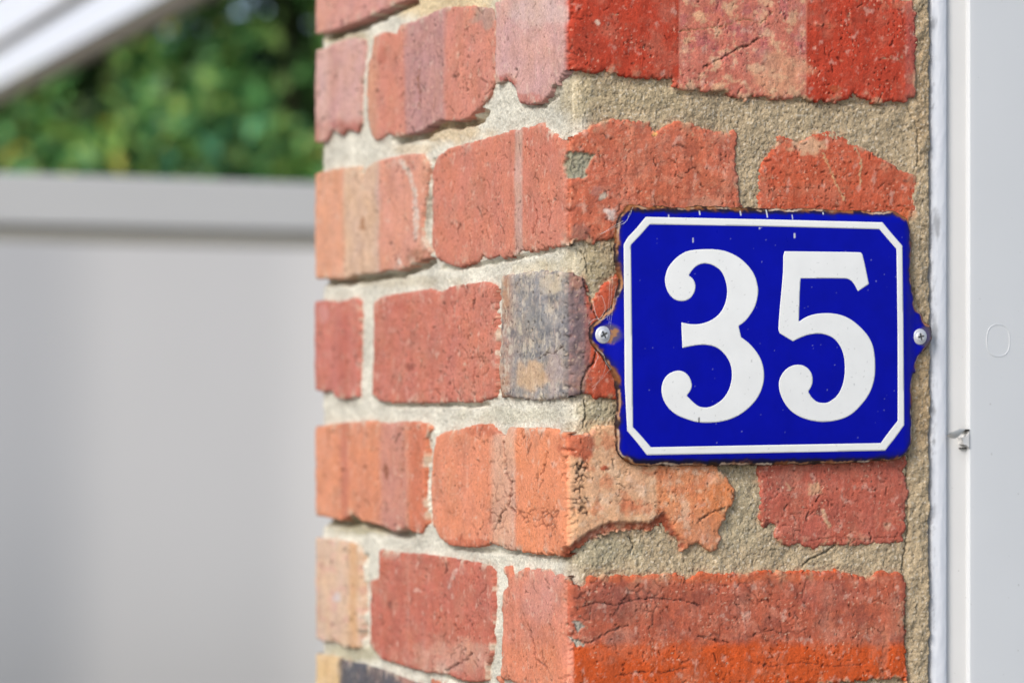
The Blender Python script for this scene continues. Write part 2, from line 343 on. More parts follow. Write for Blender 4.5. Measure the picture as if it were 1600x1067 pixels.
brick([(1184, 726), (1184, 668), (1414, 668), (1415, 720), (1412, 737), (1418, 776), (1414, 796), (1410, 846), (1383, 848), (1340, 850), (1294, 850), (1271, 856), (1247, 850),
       (1224, 850), (1211, 840), (1211, 823), (1205, 813), (1193, 828), (1189, 815), (1185, 807), (1189, 788), (1185, 753)], (184, 94, 74),
      [('mot', 1184, 1420, 700, 860, (194, 112, 92), 22, .7), ('e', 1272, 765, 11, 10, (214, 172, 132), .7), ('l', [(1284, 798), (1290, 812), (1294, 822)], 5, (212, 176, 136), -.4), ('e', 1278, 800, 6, 6, (96, 50, 40), .7),
       ('e', 1385, 822, 6, 8, (210, 160, 130), .6), ('l', [(1224, 842), (1260, 845), (1300, 838), (1340, 842), (1400, 838)], 1.5, (120, 54, 40), .5), ('e', 1197, 820, 5, 7, (80, 44, 36), .8),
       ('l', [(1228, 755), (1234, 764)], 3.5, (206, 160, 120), -.3), ('e', 1330, 735, 40, 14, (190, 104, 82), .5)], .001, 50)
# course 5
brick([(490, 842), (504, 841), (513, 841), (542, 845), (558, 851), (565, 863), (566, 919), (565, 985), (564, 1012), (551, 1012), (540, 1011), (524, 1001), (509, 1003), (490, 986)],
      (228, 194, 166), [('mot', 480, 570, 840, 1015, (226, 176, 160), 16, .7), ('b', 548, 562, (226, 174, 120), 6, .7), ('e', 528, 932, 8, 10, (226, 222, 226), .6), ('e', 551, 965, 4, 6, (160, 124, 76), .6)], .0012, 14)
brick([(595, 859), (635, 864), (673, 866), (718, 873), (729, 875), (764, 883), (774, 894), (774, 941), (773, 974), (771, 1019), (764, 1041), (763, 1063), (744, 1065), (722, 1062), (702, 1052),
       (671, 1050), (644, 1043), (622, 1036), (600, 1030), (591, 1019), (582, 1005), (582, 919), (582, 907), (594, 903), (595, 885)], (202, 114, 94),
      [('e', 710, 1025, 72, 34, (214, 158, 136), .85), ('b', 638, 645, (206, 134, 116), 2, .6), ('e', 616, 942, 5, 7, (120, 62, 58), .7), ('mot', 580, 775, 860, 1065, (208, 128, 106), 24, .5),
       ('l', [(718, 890), (710, 905), (706, 918)], 4, (224, 178, 160), -.1), ('l', [(700, 1048), (716, 1038), (732, 1030), (741, 1020)], 2.6, (86, 50, 46), 1.4), ('e', 657, 923, 6, 3, (226, 176, 160), .7)], .002, 50)
brick([(791, 885), (800, 884), (802, 897), (811, 894), (822, 888), (842, 891), (860, 890), (869, 899), (888, 903), (895, 912), (909, 915), (916, 912), (919, 903), (940, 899), (968, 898), (1023, 897), (1054, 896),
       (1077, 904), (1092, 894), (1154, 896), (1189, 892), (1247, 892), (1306, 892), (1325, 896), (1352, 904), (1371, 892), (1410, 898), (1412, 931), (1412, 1009), (1414, 1067), uv(.2275, -.189), uv(-.106, -.189),
       (787, 1067), (788, 1020), (790, 985), (787, 950), (790, 925), (797, 915), (797, 900), (790, 893)], (204, 82, 22),
      [('b', 700, 894, (224, 140, 112), 2, 1), ('e', 850, 925, 40, 60, (218, 152, 136), .7), ('e', 830, 1050, 60, 50, (232, 140, 98), .6), ('yR', 893, 1003, (182, 94, 68), 10, .95),
       ('mot', 895, 1415, 895, 1005, (206, 128, 102), 26, .55), ('mot', 895, 1415, 895, 1005, (138, 72, 60), 34, .5), ('e', 950, 945, 60, 34, (146, 84, 72), .5), ('e', 1290, 925, 50, 30, (180, 92, 74), .5), ('e', 1100, 902, 240, 8, (206, 104, 60), .6),
       ('crk', 898, 1030, 915, 975, (96, 54, 46), 30, .6), ('crk', 1090, 1260, 905, 1000, (104, 54, 44), 36, .5), ('l', [(1088, 993), (1110, 998), (1135, 1002)], 2, (80, 34, 26), 1),
       ('l', [(900, 950), (930, 940), (960, 945), (990, 936), (1020, 934), (1060, 936), (1090, 945)], 1.8, (90, 50, 44), 1), ('l', [(896, 1000), (920, 1003), (950, 985), (980, 975)], 1.8, (90, 50, 44), 1),
       ('patch', [(893, 970), (902, 968), (910, 978), (900, 986)], (156, 154, 140), -1), ('patch', [(888, 994), (900, 998), (913, 1006), (900, 1010)], (170, 168, 152), -1),
       ('l', [(1378, 990), (1382, 1010), (1376, 1040), (1380, 1067)], 9, (186, 104, 72), .6), ('l', [(960, 1055), (1000, 1048), (1030, 1050), (1070, 1042)], 1.6, (110, 50, 30), .7),
       ('l', [(1160, 1030), (1200, 1040), (1250, 1034), (1300, 1040), (1350, 1036)], 1.4, (140, 60, 34), .6), ('l', [(830, 975), (838, 1000), (842, 1030), (860, 1042), (866, 1060)], 2.2, (130, 66, 52), 1.2)], .0022, 110)
# course 6
brick([(490, 1022), (504, 1023), (524, 1025), (540, 1032), (569, 1037), (613, 1050), (640, 1062), (660, 1068), uv(-.233, -.276), uv(-.53, -.276)], (96, 96, 104),
      [('b', 480, 533, (234, 200, 150), 5, 1), ('e', 640, 1060, 20, 10, (200, 140, 120), .6)], .001, 10)
brick([uv(-.221, -.204), uv(.1, -.2045), uv(.1, -.276), uv(-.221, -.276)], (210, 130, 100), [], 0, 10)
brick([uv(.112, -.2045), uv(.2275, -.2045), uv(.2275, -.276), uv(.112, -.276)], (186, 84, 56), [], 0, 10)

K_LEFT, K_RIGHT = 1.36, 1.02              # how much light each face returns to the lens per unit of albedo
def albedo(c, U):
    k = np.where(U < 0, K_LEFT, K_RIGHT)[:, None]
    a = c / k
    lum = a.mean(1, keepdims=True)
    return np.clip(lum + (a - lum) * 0.95, 0.012, 0.82)

def seg_dist(pts, X, Y):
    d = np.full(X.shape, 1e9)
    for (ax, ay), (bx, by) in zip(pts[:-1], pts[1:]):
        ex, ey = bx - ax, by - ay
        t = np.clip(((X - ax) * ex + (Y - ay) * ey) / (ex * ex + ey * ey + 1e-9), 0, 1)
        d = np.minimum(d, np.hypot(X - ax - t * ex, Y - ay - t * ey))
    return d

def paint_brick(B, U, V, seed, sd):
    """colour (linear, as seen) and relief (m) of one brick's skin"""
    X, Y = fwd(U, V)
    rs = np.random.RandomState(seed)
    so = seed * 13.7
    c = np.tile(lin(B['base']), (len(U), 1)); h = np.zeros(len(U))
    wx = X + 5 * fbm(X / 18 + so, Y / 30, 3); wy = Y + 6 * fbm(X / 18 - so, Y / 24 + 5, 3)
    wx2 = X + 2.0 * fbm(X / 9 + so, Y / 60, 2)
    def mixc(m, col): 
        nonlocal c
        m = np.clip(m, 0, 1)[:, None]; c = c * (1 - m) + lin(col) * m
    for p in B['paint']:
        k = p[0]
        if k == 'b':
            _, a, b, col, sf, am = p
            xx = wx2 if sf > 2.5 else X
            mixc(sstep(a - sf, a + sf, xx) * (1 - sstep(b - sf, b + sf, xx)) * am, col)
        elif k == 'y' or k == 'yR':
            _, a, b, col, sf, am = p
            m = sstep(a - sf, a + sf, wy) * (1 - sstep(b - sf, b + sf, wy)) * am
            if k == 'yR': m = m * (U > 0)
            mixc(m, col)
        elif k == 'e':
            _, cx, cy, rx, ry, col, am = p
            r = np.hypot((wx - cx) / rx, (wy - cy) / ry) + 0.35 * fbm(X / max(rx, 6) * 1.7 + so, Y / max(ry, 6) * 1.7, 3)
            mixc((1 - sstep(0.55, 1.15, r)) * am, col)
        elif k == 'mot':
            _, x0, x1, y0, y1, col, sz, am = p
            bx = sstep(x0, x0 + 3, X) * (1 - sstep(x1 - 3, x1, X)) * sstep(y0 - 8, y0 + 8, wy) * (1 - sstep(y1 - 8, y1 + 8, wy))
            q = abs(hash((x0, y0, sz, seed))) % 97
            mixc(sstep(0.02, 0.42, fbm(X / sz + q, Y / sz - q, 5, 0.62)) * bx * am, col)
        elif k == 'str':
            _, x0, x1, y0, y1, col, sz, am = p
            bx = sstep(x0, x0 + 3, X) * (1 - sstep(x1 - 3, x1, X))
            q = fbm(wx2 / sz + 7 + sz, Y / (sz * 5) + so, 4, 0.6) + 0.35 * fbm(X / 5, Y / 7, 3)
            mixc(sstep(0.08, 0.5, q) * bx * am, col)
        elif k in ('l', 'edge'):
            _, pts, wd, col, dep = p
            d = seg_dist(pts, X + 2.2 * fbm(X / 6 + so, Y / 6, 2), Y + 2.2 * fbm(X / 6, Y / 6 + so, 2))
            m = 1 - sstep(wd * 0.35, wd * (0.9 if k == 'l' else 1.15), d)
            if k == 'l': m = m * (0.75 + 0.5 * fbm(X / 7, Y / 7, 2))
            mixc(m * 0.92, col); h -= np.clip(m, 0, 1) * dep * 1e-3
        elif k == 'patch':
            _, pts, col, dep = p
            s = poly_sdf(pts, X, Y) + 2.5 * fbm(X / 7 + so, Y / 7, 3)
            m = sstep(-0.8, 0.8, s); mixc(m, col); h += m * dep * 1e-3; h += m * fbm(X / 5, Y / 5, 3) * 8e-4
        elif k == 'crk':
            _, x0, x1, y0, y1, col, sz, am = p
            f1, f2 = worley(wx / sz, wy / (sz * 1.05))
            bx = sstep(x0 - 3, x0 + 3, wx) * (1 - sstep(x1 - 3, x1 + 3, wx)) * sstep(y0 - 4, y0 + 4, wy) * (1 - sstep(y1 - 4, y1 + 4, wy))
            m = (1 - sstep(0.02, 0.02 + 2.6 / sz, f2 - f1)) * bx * am * sstep(-0.35, 0.1, fbm(X / (sz * 1.6) + 3, Y / (sz * 1.6), 2))
            mixc(m, col); h -= m * 1.0e-3
        elif k == 'spk':
            _, x0, x1, y0, y1, col, n = p
            for i in range(n):
                cx, cy, r = rs.uniform(x0, x1), rs.uniform(y0, y1), rs.uniform(0.8, 2.2)
                m = 1 - sstep(r * 0.6, r * 1.2, np.hypot((X - cx) * 1.6, Y - cy)); mixc(m * 0.85, col); h -= m * 8e-4
    # mortar smeared over the edges, and lime bloom
    sm = np.exp(-sd / 0.0035) * sstep(0.12, 0.5, fbm(U * 75 + 3 * so, V * 75, 4, 0.6))
    lf = (U < 0)[:, None]; mc = np.where(lf, lin((222, 208, 186)), lin((186, 164, 130)))
    sm2 = (sm * 0.8 + 0.68 * sstep(0.42, 0.8, fbm(U * 46 - 5 * so, V * 60, 5, 0.65)) * sstep(0.1, 0.5, fbm(U * 330, V * 330, 3)))[:, None]
    sm2 = np.clip(sm2, 0, 1); c = c * (1 - sm2) + mc * sm2; h += sm * 4e-4
    # firing and handling marks every brick has: drag lines, clouding, pores, short dark tears
    R = B['rough']
    cl = fbm(U * 60 + so, V * 60 - so, 5, 0.6)
    fine = fbm(U * 420 + so, V * 380, 4, 0.65)
    drag = fbm(U * 190 + so, V * 26 + so, 3)
    patchy = sstep(-0.15, 0.45, fbm(U * 45 + 5 * so, V * 45, 3))          # rough areas against smooth ones
    c = c * (1 + 0.13 * cl + 0.07 * fine + 0.06 * drag)[:, None]
    film = sstep(0.0, 0.6, fbm(U * 28 + 9 * so, V * 34, 5, 0.65)); mixc(film * 0.20, (196, 152, 126))
    soot = sstep(0.1, 0.6, fbm(U * 36 - 9 * so, V * 30, 5, 0.65)); mixc(soot * 0.16, (110, 70, 56))
    hue = fbm(U * 38 - so, V * 44 + so, 3)
    c[:, 0] *= 1 + 0.03 * hue; c[:, 2] *= 1 - 0.09 * hue
    pale = sstep(0.30, 0.75, fbm(U * 150 + 2 * so, V * 120, 4, 0.6)); lt = np.where(U < 0, 1.5, 1.15); mixc(pale * 0.27 * lt, (236, 206, 186))
    dk = sstep(0.42, 0.8, fbm(U * 190 - 3 * so, V * 170, 4, 0.65)) * (0.35 + 0.65 * patchy); c *= (1 - 0.36 * dk * lt)[:, None]; h -= dk * 6e-4
    pore = sstep(0.56, 0.72, fbm(U * 560 + so, V * 430 - so, 2)) * (0.3 + 0.7 * patchy); c *= (1 - 0.5 * pore * lt)[:, None]; h -= pore * 5e-4
    sand = sstep(0.58, 0.74, fbm(U * 500 - 7 * so, V * 500 + so, 2)) * (0.2 + 0.8 * patchy); mixc(sand * 0.45, (240, 210, 178))
    h += R * (6e-4 * cl + 2.2e-4 * drag + (0.6e-4 + 1.6e-4 * patchy) * fine)
    x0, x1, y0, y1 = X.min(), X.max(), Y.min(), Y.max()
    for i in range(int(B['strokes'] * 3.2) if B.get('fine', True) else 0):
        cx, cy = rs.uniform(max(x0, 480), x1), rs.uniform(max(y0, -10), min(y1, 1080))
        left = cx < 888
        L = (rs.uniform(0.6, 3.5) if rs.rand() < .7 else rs.uniform(5, 17)) * (1.0 if left else 0.9); a = rs.normal(1.45, 0.5) if left else rs.uniform(0, 3.14)
        wd = (rs.uniform(0.7, 1.7) if rs.rand() > .1 else rs.uniform(1.8, 3.0)) * (0.8 if L > 4 else 1)
        near = (np.abs(X - cx) < L + 4) & (np.abs(Y - cy) < L + 4)
        if not near.any(): continue
        pts = [(cx - L/2*math.cos(a), cy - L/2*math.sin(a)), (cx + rs.normal(0, 1.5), cy + rs.normal(0, 1.5)), (cx + L/2*math.cos(a), cy + L/2*math.sin(a))]
        d = seg_dist(pts, X[near], Y[near]); m = (1 - sstep(wd * 0.3, wd, d)) * rs.uniform(0.2, 0.9)
        c[near] *= (1 - 0.70 * m)[:, None]; h[near] -= m * 8e-4
    return c, h

pier = empty('brick_pier', (float(CORNER[0]), float(CORNER[1]), 0), 'weathered red brick pier with thick sandy mortar carrying the house number', 'brick pier')
VIS_LO, VIS_HI = -0.285, 0.33
def us_for(u0, u1, fine):
    if not fine: return np.arange(u0, u1 + 6e-3, 6e-3)
    us = [u0]
    while us[-1] < u1:
        u = us[-1]
        step = 0.0022 if u < -LEFT_LEN - .01 else (0.00105 if u < -0.24 else (0.00085 if u < -0.1 else 0.00062))
        us.append(u + step)
    return np.array(us)
def build_brick(B, seed, fine=True):
    P = B['poly']; xs = [p[0] for p in P]; ys = [p[1] for p in P]
    m = 0.004 if fine else 0.014
    Us = us_for(min(xs) - m, max(xs) + m, fine)
    Vs = np.arange(min(ys) - m, max(ys) + m, 0.00066 if fine else 6e-3)
    UU, VV = np.meshgrid(Us, Vs)
    s = poly_sdf(P, UU, VV)
    so = seed * 3.1
    if fine:
        lv = 0.45 + 0.55 * sstep(-0.12, -0.02, UU); s = s + lv * 0.0013 * fbm(UU * 130 + so, VV * 130, 3, 0.6) + (0.0002 + 0.0006 * sstep(-0.13, -0.02, UU)) * fbm(UU * 480 + so, VV * 480, 2)
        w1, w2 = worley(UU * 120 + so, VV * 130); s = s + lv * 0.0018 * (np.clip(w2 - w1, 0, .5) - 0.22)
    U, V, sd, ring, faces = grid_patch(Us, Vs, s, None, 0)
    B['fine'] = fine
    if fine: c, h = paint_brick(B, U, V, seed, sd)
    else:
        c = np.tile(lin(B['base']), (len(U), 1)) * (1 + 0.2 * fbm(U * 60 + so, V * 60, 3))[:, None]; h = 1e-3 * fbm(U * 40 + so, V * 40, 3)
    rs = np.random.RandomState(seed + 99)
    er = 0.0006 + 0.0006 * fbm(U * 90 + so, V * 90, 2)
    h = h + B['proud'] - er * np.exp(-sd / 0.0009) - 0.0002 * np.exp(-sd / 0.005)
    h = h + rs.normal(0, 0.25) * 0.012 * (V - np.mean(ys)) 
    arris = np.exp(-(U / 0.0035) ** 2); h = h - arris * (0.0004 + 0.0020 * sstep(0.05, 0.6, fbm(V * 170 + so, U * 120, 4, .6)))
    h = np.where(ring, -0.016 if fine else -0.012, h)
    r = 0.0026
    W = place(U, V, h, r)
    return mesh_obj('brick', W, faces, M_BRICK, pier, albedo(c, U))

for i, B in enumerate(BR): build_brick(B, i + 1)

# the pier's other courses, above and below the picture, in the same bond
pal = [(205, 118, 96), (214, 138, 112), (190, 92, 66), (222, 160, 136), (198, 104, 78), (184, 84, 58), (150, 130, 124)]
random.seed(4)
for k in list(range(-11, 0)) + list(range(7, 17)):
    t = top_v(k) + (0.003 if k < 0 else -0.003)
    bo = t - 0.0722
    if bo < -CAM_Z + 0.002: bo = -CAM_Z + 0.002
    if t - bo < 0.03: continue
    spans = [(-.53, -.233), (-.221, .10), (.112, .2275)] if k % 2 == 0 else [(-.53, -.345), (-.333, -.118), (-.106, .2275)]
    for a, b in spans:
        BR2 = dict(poly=[(a, t), (b, t), (b, bo), (a, bo)], base=random.choice(pal), paint=[], proud=0.001, strokes=0, rough=1)
        build_brick(BR2, 200 + k * 5 + int(a * 10), fine=False)

# ------------------------------------------------------------------ mortar
def mortar_mesh(Us, Vs, fine):
    UU, VV = np.meshgrid(Us, Vs)
    sd = np.full(UU.shape, -0.02)
    if fine:
        for B in BR:
            P = B['poly']; xs = [p[0] for p in P]; ys = [p[1] for p in P]
            i0, i1 = np.searchsorted(Us, (min(xs) - .02, max(xs) + .02)); j0, j1 = np.searchsorted(Vs, (min(ys) - .02, max(ys) + .02))
            if i1 > i0 and j1 > j0:
                sub = poly_sdf(P, UU[j0:j1, i0:i1], VV[j0:j1, i0:i1]); sd[j0:j1, i0:i1] = np.maximum(sd[j0:j1, i0:i1], sub)
    keep = (sd < 0.004)
    cell = keep[:-1, :-1] | keep[1:, :-1] | keep[:-1, 1:] | keep[1:, 1:]
    idx = np.arange(UU.size).reshape(UU.shape)
    f = np.stack([idx[:-1, :-1], idx[:-1, 1:], idx[1:, 1:], idx[1:, :-1]], -1)[cell]
    used = np.unique(f); remap = np.full(UU.size, -1); remap[used] = np.arange(len(used)); f = remap[f]
    U = UU.ravel()[used]; V = VV.ravel()[used]; d = np.clip(-sd.ravel()[used], 0, 1)
    X, Y = fwd(U, V)
    rightness = sstep(-0.012, 0.018, U + 0.010 * fbm(U * 40, V * 40, 3))
    # left joints are raked a little, right ones are smeared flush
    base = -0.0016 * (1 - rightness) - 0.0006 * rightness
    far = sstep(-0.30, -0.42, U); base = base - 0.0010 * far
    big = fbm(U * 45, V * 60, 4, 0.55); mid = fbm(U * 210, V * 210, 4, 0.6); gr = fbm(U * 620, V * 620, 2)
    w1, w2 = worley(U * 640, V * 640); grain = 1 - sstep(0.15, 0.6, w1)
    h = base + (0.0010 + 0.0003 * rightness) * big + 0.00062 * mid + 0.00036 * grain
    lum = fbm(U * 25 + 9, V * 30, 3)
    if fine:
        # where the pointing has fallen out under the bricks: deep gaps
        for pts, wd, dep in (([(508, 56), (540, 46), (568, 36), (600, 20), (640, 2)], 9, 9), ([(616, 220), (640, 214), (662, 208), (690, 193), (715, 196), (745, 186), (752, 178)], 8, 8),
                             ([(500, 440), (545, 440), (590, 432), (625, 428), (655, 416), (672, 408)], 7, 8), ([(500, 812), (534, 818), (560, 812), (600, 828), (640, 836)], 9, 8),
                             ([(600, 634), (690, 633), (760, 632)], 4, 3), ([(568, 870), (569, 940), (568, 1010)], 4, 4), ([(700, 1056), (750, 1068)], 5, 4), ([(676, 250), (674, 330), (675, 395)], 5, 4),
                             ([(776, 455), (779, 540), (778, 615)], 2.5, 3), ([(690, 420), (740, 416), (800, 404), (860, 392)], 4, 2.5), ([(700, 856), (800, 862), (880, 870)], 4, 2.5), ([(670, 690), (670, 815)], 3, 2.5),
                             ([(816, 166), (850, 164), (866, 152)], 4, 2.5), ([(1060, 146), (1130, 148), (1240, 158), (1400, 163)], 3, 1.2)):
            dd = seg_dist(pts, X + 3 * fbm(X / 14, Y / 14, 2), Y + 3 * fbm(X / 14 + 4, Y / 14, 2))
            h -= (1 - sstep(wd * 0.3, wd * 1.25, dd)) * dep * 1e-3
        # hairline cracks in the smeared mortar
        for pts in ([(1255, 884), (1262, 876), (1278, 868), (1292, 862), (1304, 852)], [(984, 838), (990, 850), (986, 864)], [(912, 625), (914, 650), (910, 668)], [(1418, 700), (1416, 760), (1420, 820), (1412, 880), (1414, 960), (1413, 1067)],
                    [(905, 392), (914, 400), (918, 425)], [(1420, 170), (1434, 200), (1432, 260)], [(1424, 450), (1430, 470), (1436, 480)]):
            dd = seg_dist(pts, X + 2 * fbm(X / 8, Y / 8, 2), Y)
            m = 1 - sstep(0.5, 2.0, dd); h -= m * 0.0016
        # fillet against the door frame
        fil = sstep(1414, 1424, X + 2.5 * fbm(X / 9, Y / 14, 3)); h += fil * (0.0012 + 0.0012 * np.cos(np.clip((X - 1436) / 22, -1, 1) * 1.57)) - fil * 0.001 + fil * 0.0009 * fbm(U * 120, V * 90, 3)
        edge = sstep(1450, 1459, X + 3 * fbm(Y / 22, X / 30, 3)); h -= edge * 0.006
        # bricks' crumbs bulging near edges
        h += 0.0006 * np.exp(-d / 0.002) * (1 - rightness)
    cL = lin((230, 226, 210)); cR = lin((180, 160, 128))
    c = cL * (1 - rightness[:, None]) + cR * rightness[:, None]
    def mixc(m, col):
        nonlocal c
        m = np.clip(m, 0, 1)[:, None]; c = c * (1 - m) + lin(col) * m
    if fine:
        nz = lambda a, b: fbm(X / 26 + a, Y / 26 + b, 4)
        def el(cx, cy, rx, ry, col, am): mixc((1 - sstep(0.5, 1.2, np.hypot((X - cx) / rx, (Y - cy) / ry) + 0.4 * nz(cx, cy))) * am, col)
        el(690, 8, 110, 26, (228, 202, 152), .8); el(690, 205, 70, 22, (216, 192, 152), .8); el(640, 232, 40, 10, (222, 202, 168), .6); el(545, 60, 40, 14, (170, 150, 96), .55)
        el(515, 60, 14, 12, (196, 192, 150), .6); el(560, 820, 70, 18, (170, 160, 124), .8); el(545, 1020, 60, 16, (186, 178, 142), .7); el(600, 440, 120, 10, (196, 180, 146), .4)
        el(905, 420, 60, 40, (184, 170, 134), .6); el(660, 320, 12, 60, (176, 162, 140), .8); el(900, 150, 40, 40, (196, 180, 142), .6); el(1010, 150, 80, 30, (182, 164, 128), .5)
        el(1300, 180, 90, 24, (170, 151, 120), .6); el(930, 860, 70, 30, (188, 176, 144), .7); el(1150, 800, 60, 60, (182, 168, 136), .6); el(1437, 600, 18, 120, (184, 154, 112), .6); el(1440, 120, 18, 130, (174, 148, 112), .6)
        el(800, 650, 90, 14, (206, 202, 180), .6); el(930, 640, 40, 20, (170, 162, 134), .7); el(836, 420, 40, 16, (214, 200, 166), .5)
        for pts in ([(1255, 884), (1262, 876), (1278, 868), (1292, 862), (1304, 852)], [(984, 838), (990, 850), (986, 864)], [(912, 625), (914, 650), (910, 668)], [(1418, 700), (1416, 760), (1420, 820), (1412, 880), (1414, 960), (1413, 1067)]):
            mixc((1 - sstep(0.4, 1.7, seg_dist(pts, X + 2 * fbm(X / 8, Y / 8, 2), Y))) * .75, (70, 62, 46))
        # lichen and soot in the deep gaps
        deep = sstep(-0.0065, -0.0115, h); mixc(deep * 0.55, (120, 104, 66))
        # grey grime where mortar meets the frame
        mixc(sstep(1449, 1456, X + 3 * fbm(X / 7, Y / 12, 3)) * .45, (110, 98, 80))
        brickdust = np.exp(-d / 0.0016) * sstep(0.0, 0.5, fbm(U * 160 + 4, V * 160, 3)); mixc(brickdust * 0.5, (196, 128, 92))
    c = c * (1 + 0.22 * lum + 0.13 * mid + 0.10 * gr + 0.07 * big + 0.12 * (grain - 0.4))[:, None]
    spk = sstep(0.42, 0.6, fbm(U * 520 + 31, V * 520, 2)); mixc(spk * 0.42, (238, 230, 212))
    dsp = sstep(0.44, 0.6, fbm(U * 470 - 31, V * 470, 2)); c *= (1 - 0.42 * dsp * (0.5 + 0.5 * rightness))[:, None]; h -= dsp * 4e-4
    return place(U, V, h, 0.0125), f, albedo(c, U)

UEND = inv(1463, 533)[0]
uF = us_for(-LEFT_LEN - 0.085, UEND, True)
parts = [mortar_mesh(uF, np.arange(-0.27, 0.3135, 0.0007), True)]
uC = np.arange(-LEFT_LEN - 0.085, UEND, 0.008); uC = np.append(uC, UEND)
parts.append(mortar_mesh(uC, np.append(np.arange(0.3105, 1.08, 0.009), 1.082), False))
parts.append(mortar_mesh(uC, np.append(np.arange(-CAM_Z, -0.268, 0.009), -0.268), False))
off = 0; vv, ff, cc = [], [], []
for a, b, c in parts: vv.append(a); ff.append(b + off); cc.append(c); off += len(a)
# the pier's hidden core closes the body behind its faces
mort = mesh_obj('mortar', np.concatenate(vv), np.concatenate(ff), M_MORTAR, pier, np.concatenate(cc))
def prism(poly, z0, z1):
    n = len(poly)
    v = [(p[0], p[1], z0) for p in poly] + [(p[0], p[1], z1) for p in poly]
    f = [list(range(n))[::-1], list(range(n, 2 * n))] + [[i, (i + 1) % n, n + (i + 1) % n, n + i] for i in range(n)]
    return v, f
def P2(U, dep): return CORNER + U * DR + dep * DL
core = [P2(0.022, 0.022), P2(UEND + .05, 0.022), P2(UEND + .05, LEFT_LEN - 0.022), P2(0.022, LEFT_LEN - 0.022)]
v, f = prism(core, 0, CAM_Z + 1.08)
M_PLAINM = simple('mortar_core', (0.33, 0.29, 0.22), 0.95, 0.1, noise=0.2, scale=120, bump=0.001)
mesh_obj('core', v, f, M_PLAINM, pier, smooth=False)

# ------------------------------------------------------------------ enamel number plate
sx = inv(1190, 524, 0.006)
def sgn(pts, h=0.008): return [inv(x, y, h, 'R') for x, y in pts]
sign_base = CORNER + sx[0] * DR
sign = empty('house_number_sign', (float(sign_base[0]), float(sign_base[1]), CAM_Z + sx[1] - 0.075), 'blue enamel house number plate with white digits 35 screwed to the brick pier', 'number sign')
grow = lambda P: [(x - (1.5 if x < 970 else 0) + (1.5 if x > 1415 else 0), y - (3.5 if y < 345 else 0) + (3 if y > 695 else 0)) for x, y in P]
OUT = sgn(grow([(984, 324), (1007, 328), (1033, 325), (1054, 328), (1091, 325.5), (1126, 327), (1167, 328), (1209, 330), (1262, 330), (1304, 332), (1345, 333.5), (1378, 335), (1394, 333), (1409, 343), (1417, 355), (1420, 368), (1421, 388),
    (1419, 425), (1422, 450), (1427, 463), (1427, 479), (1437, 489), (1441, 502), (1450, 508), (1454.5, 518), (1455, 528), (1450, 539), (1438, 553), (1430, 567), (1430, 580), (1423, 588), (1422, 623), (1422, 685), (1417, 699),
    (1407, 711), (1394, 716), (1365, 718), (1304, 721), (1221, 723), (1126, 724), (1002, 725), (988, 723), (974, 714), (964, 700), (962, 664), (964, 633), (962, 602), (960, 590), (955, 576), (945, 561), (936, 549), (928, 540),
    (923, 528), (924, 513), (930, 505), (938, 500), (947, 491), (957, 475), (964, 454), (966, 438), (961, 407), (962, 361), (967, 343), (976, 330)]), 0.004)
OUT = smooth_poly(OUT, 60, 3)
B_OUT = sgn([(1009, 339), (1194, 343), (1379, 347.5), (1395, 367), (1410, 384), (1411.5, 520), (1413, 664), (1400, 682), (1383, 704), (1200, 707.5), (1011, 711), (996, 692), (980, 673), (976, 600), (974.6, 382), (981, 371), (995, 356)])
B_IN = sgn([(1015, 351), (1194, 354), (1374, 358.5), (1387, 374), (1400.6, 389.4), (1402, 520), (1402.5, 657), (1389, 674), (1376, 692), (1200, 695), (1017, 698.5), (1003, 682), (989, 667), (987.5, 560), (985.6, 383), (1000, 368)])
N3 = [(1078.8,391.4),(1097,389.8),(1116,390),(1134.4,393.5),(1153,402.8),(1167.4,416.2),(1176.7,430.6),(1181.4,448),(1181.4,460.5),(1176.7,479),(1167.4,494.5),(1159,503.8),(1151,509.6),(1153,518),(1155,527),(1167.4,536.5),(1179.8,551),
 (1188,567.4),(1191,586),(1189,602.5),(1183,618),(1172.6,632.4),(1157,645.8),(1138.6,655),(1116,659.8),(1091,659.8),(1072.6,655),(1056,647.8),(1043.7,637.5),(1035.5,624),(1032.4,608.7),(1035.5,594.2),(1043.7,584),(1056,579.2),(1066.4,580.8),
 (1074.6,588),(1079,599.4),(1077.7,608.7),(1071.5,618),(1083,629.3),(1093,635.5),(1107.6,635.5),(1124,626),(1134.4,612.8),(1140,596.3),(1140.6,579.8),(1136.5,564.3),(1127,551),(1116,542.7),(1101.4,539),(1085,539.6),(1064.3,543.7),(1063,516),
 (1062.7,503.8),(1076.7,506.5),(1093,505.9),(1109.7,499.7),(1122,489.4),(1130,475),(1133.6,456.4),(1131,437.8),(1124,423.4),(1111.8,414.7),(1099.4,412),(1089,414.7),(1080.8,421.3),(1074.6,430.6),(1080.8,435.8),(1084.5,445),(1083,456.4),
 (1075.7,466.7),(1064.3,470.8),(1052,467.7),(1042.7,457.4),(1038,442),(1039,429.6),(1043.7,417.2),(1054,404.8),(1066.4,395.6)]
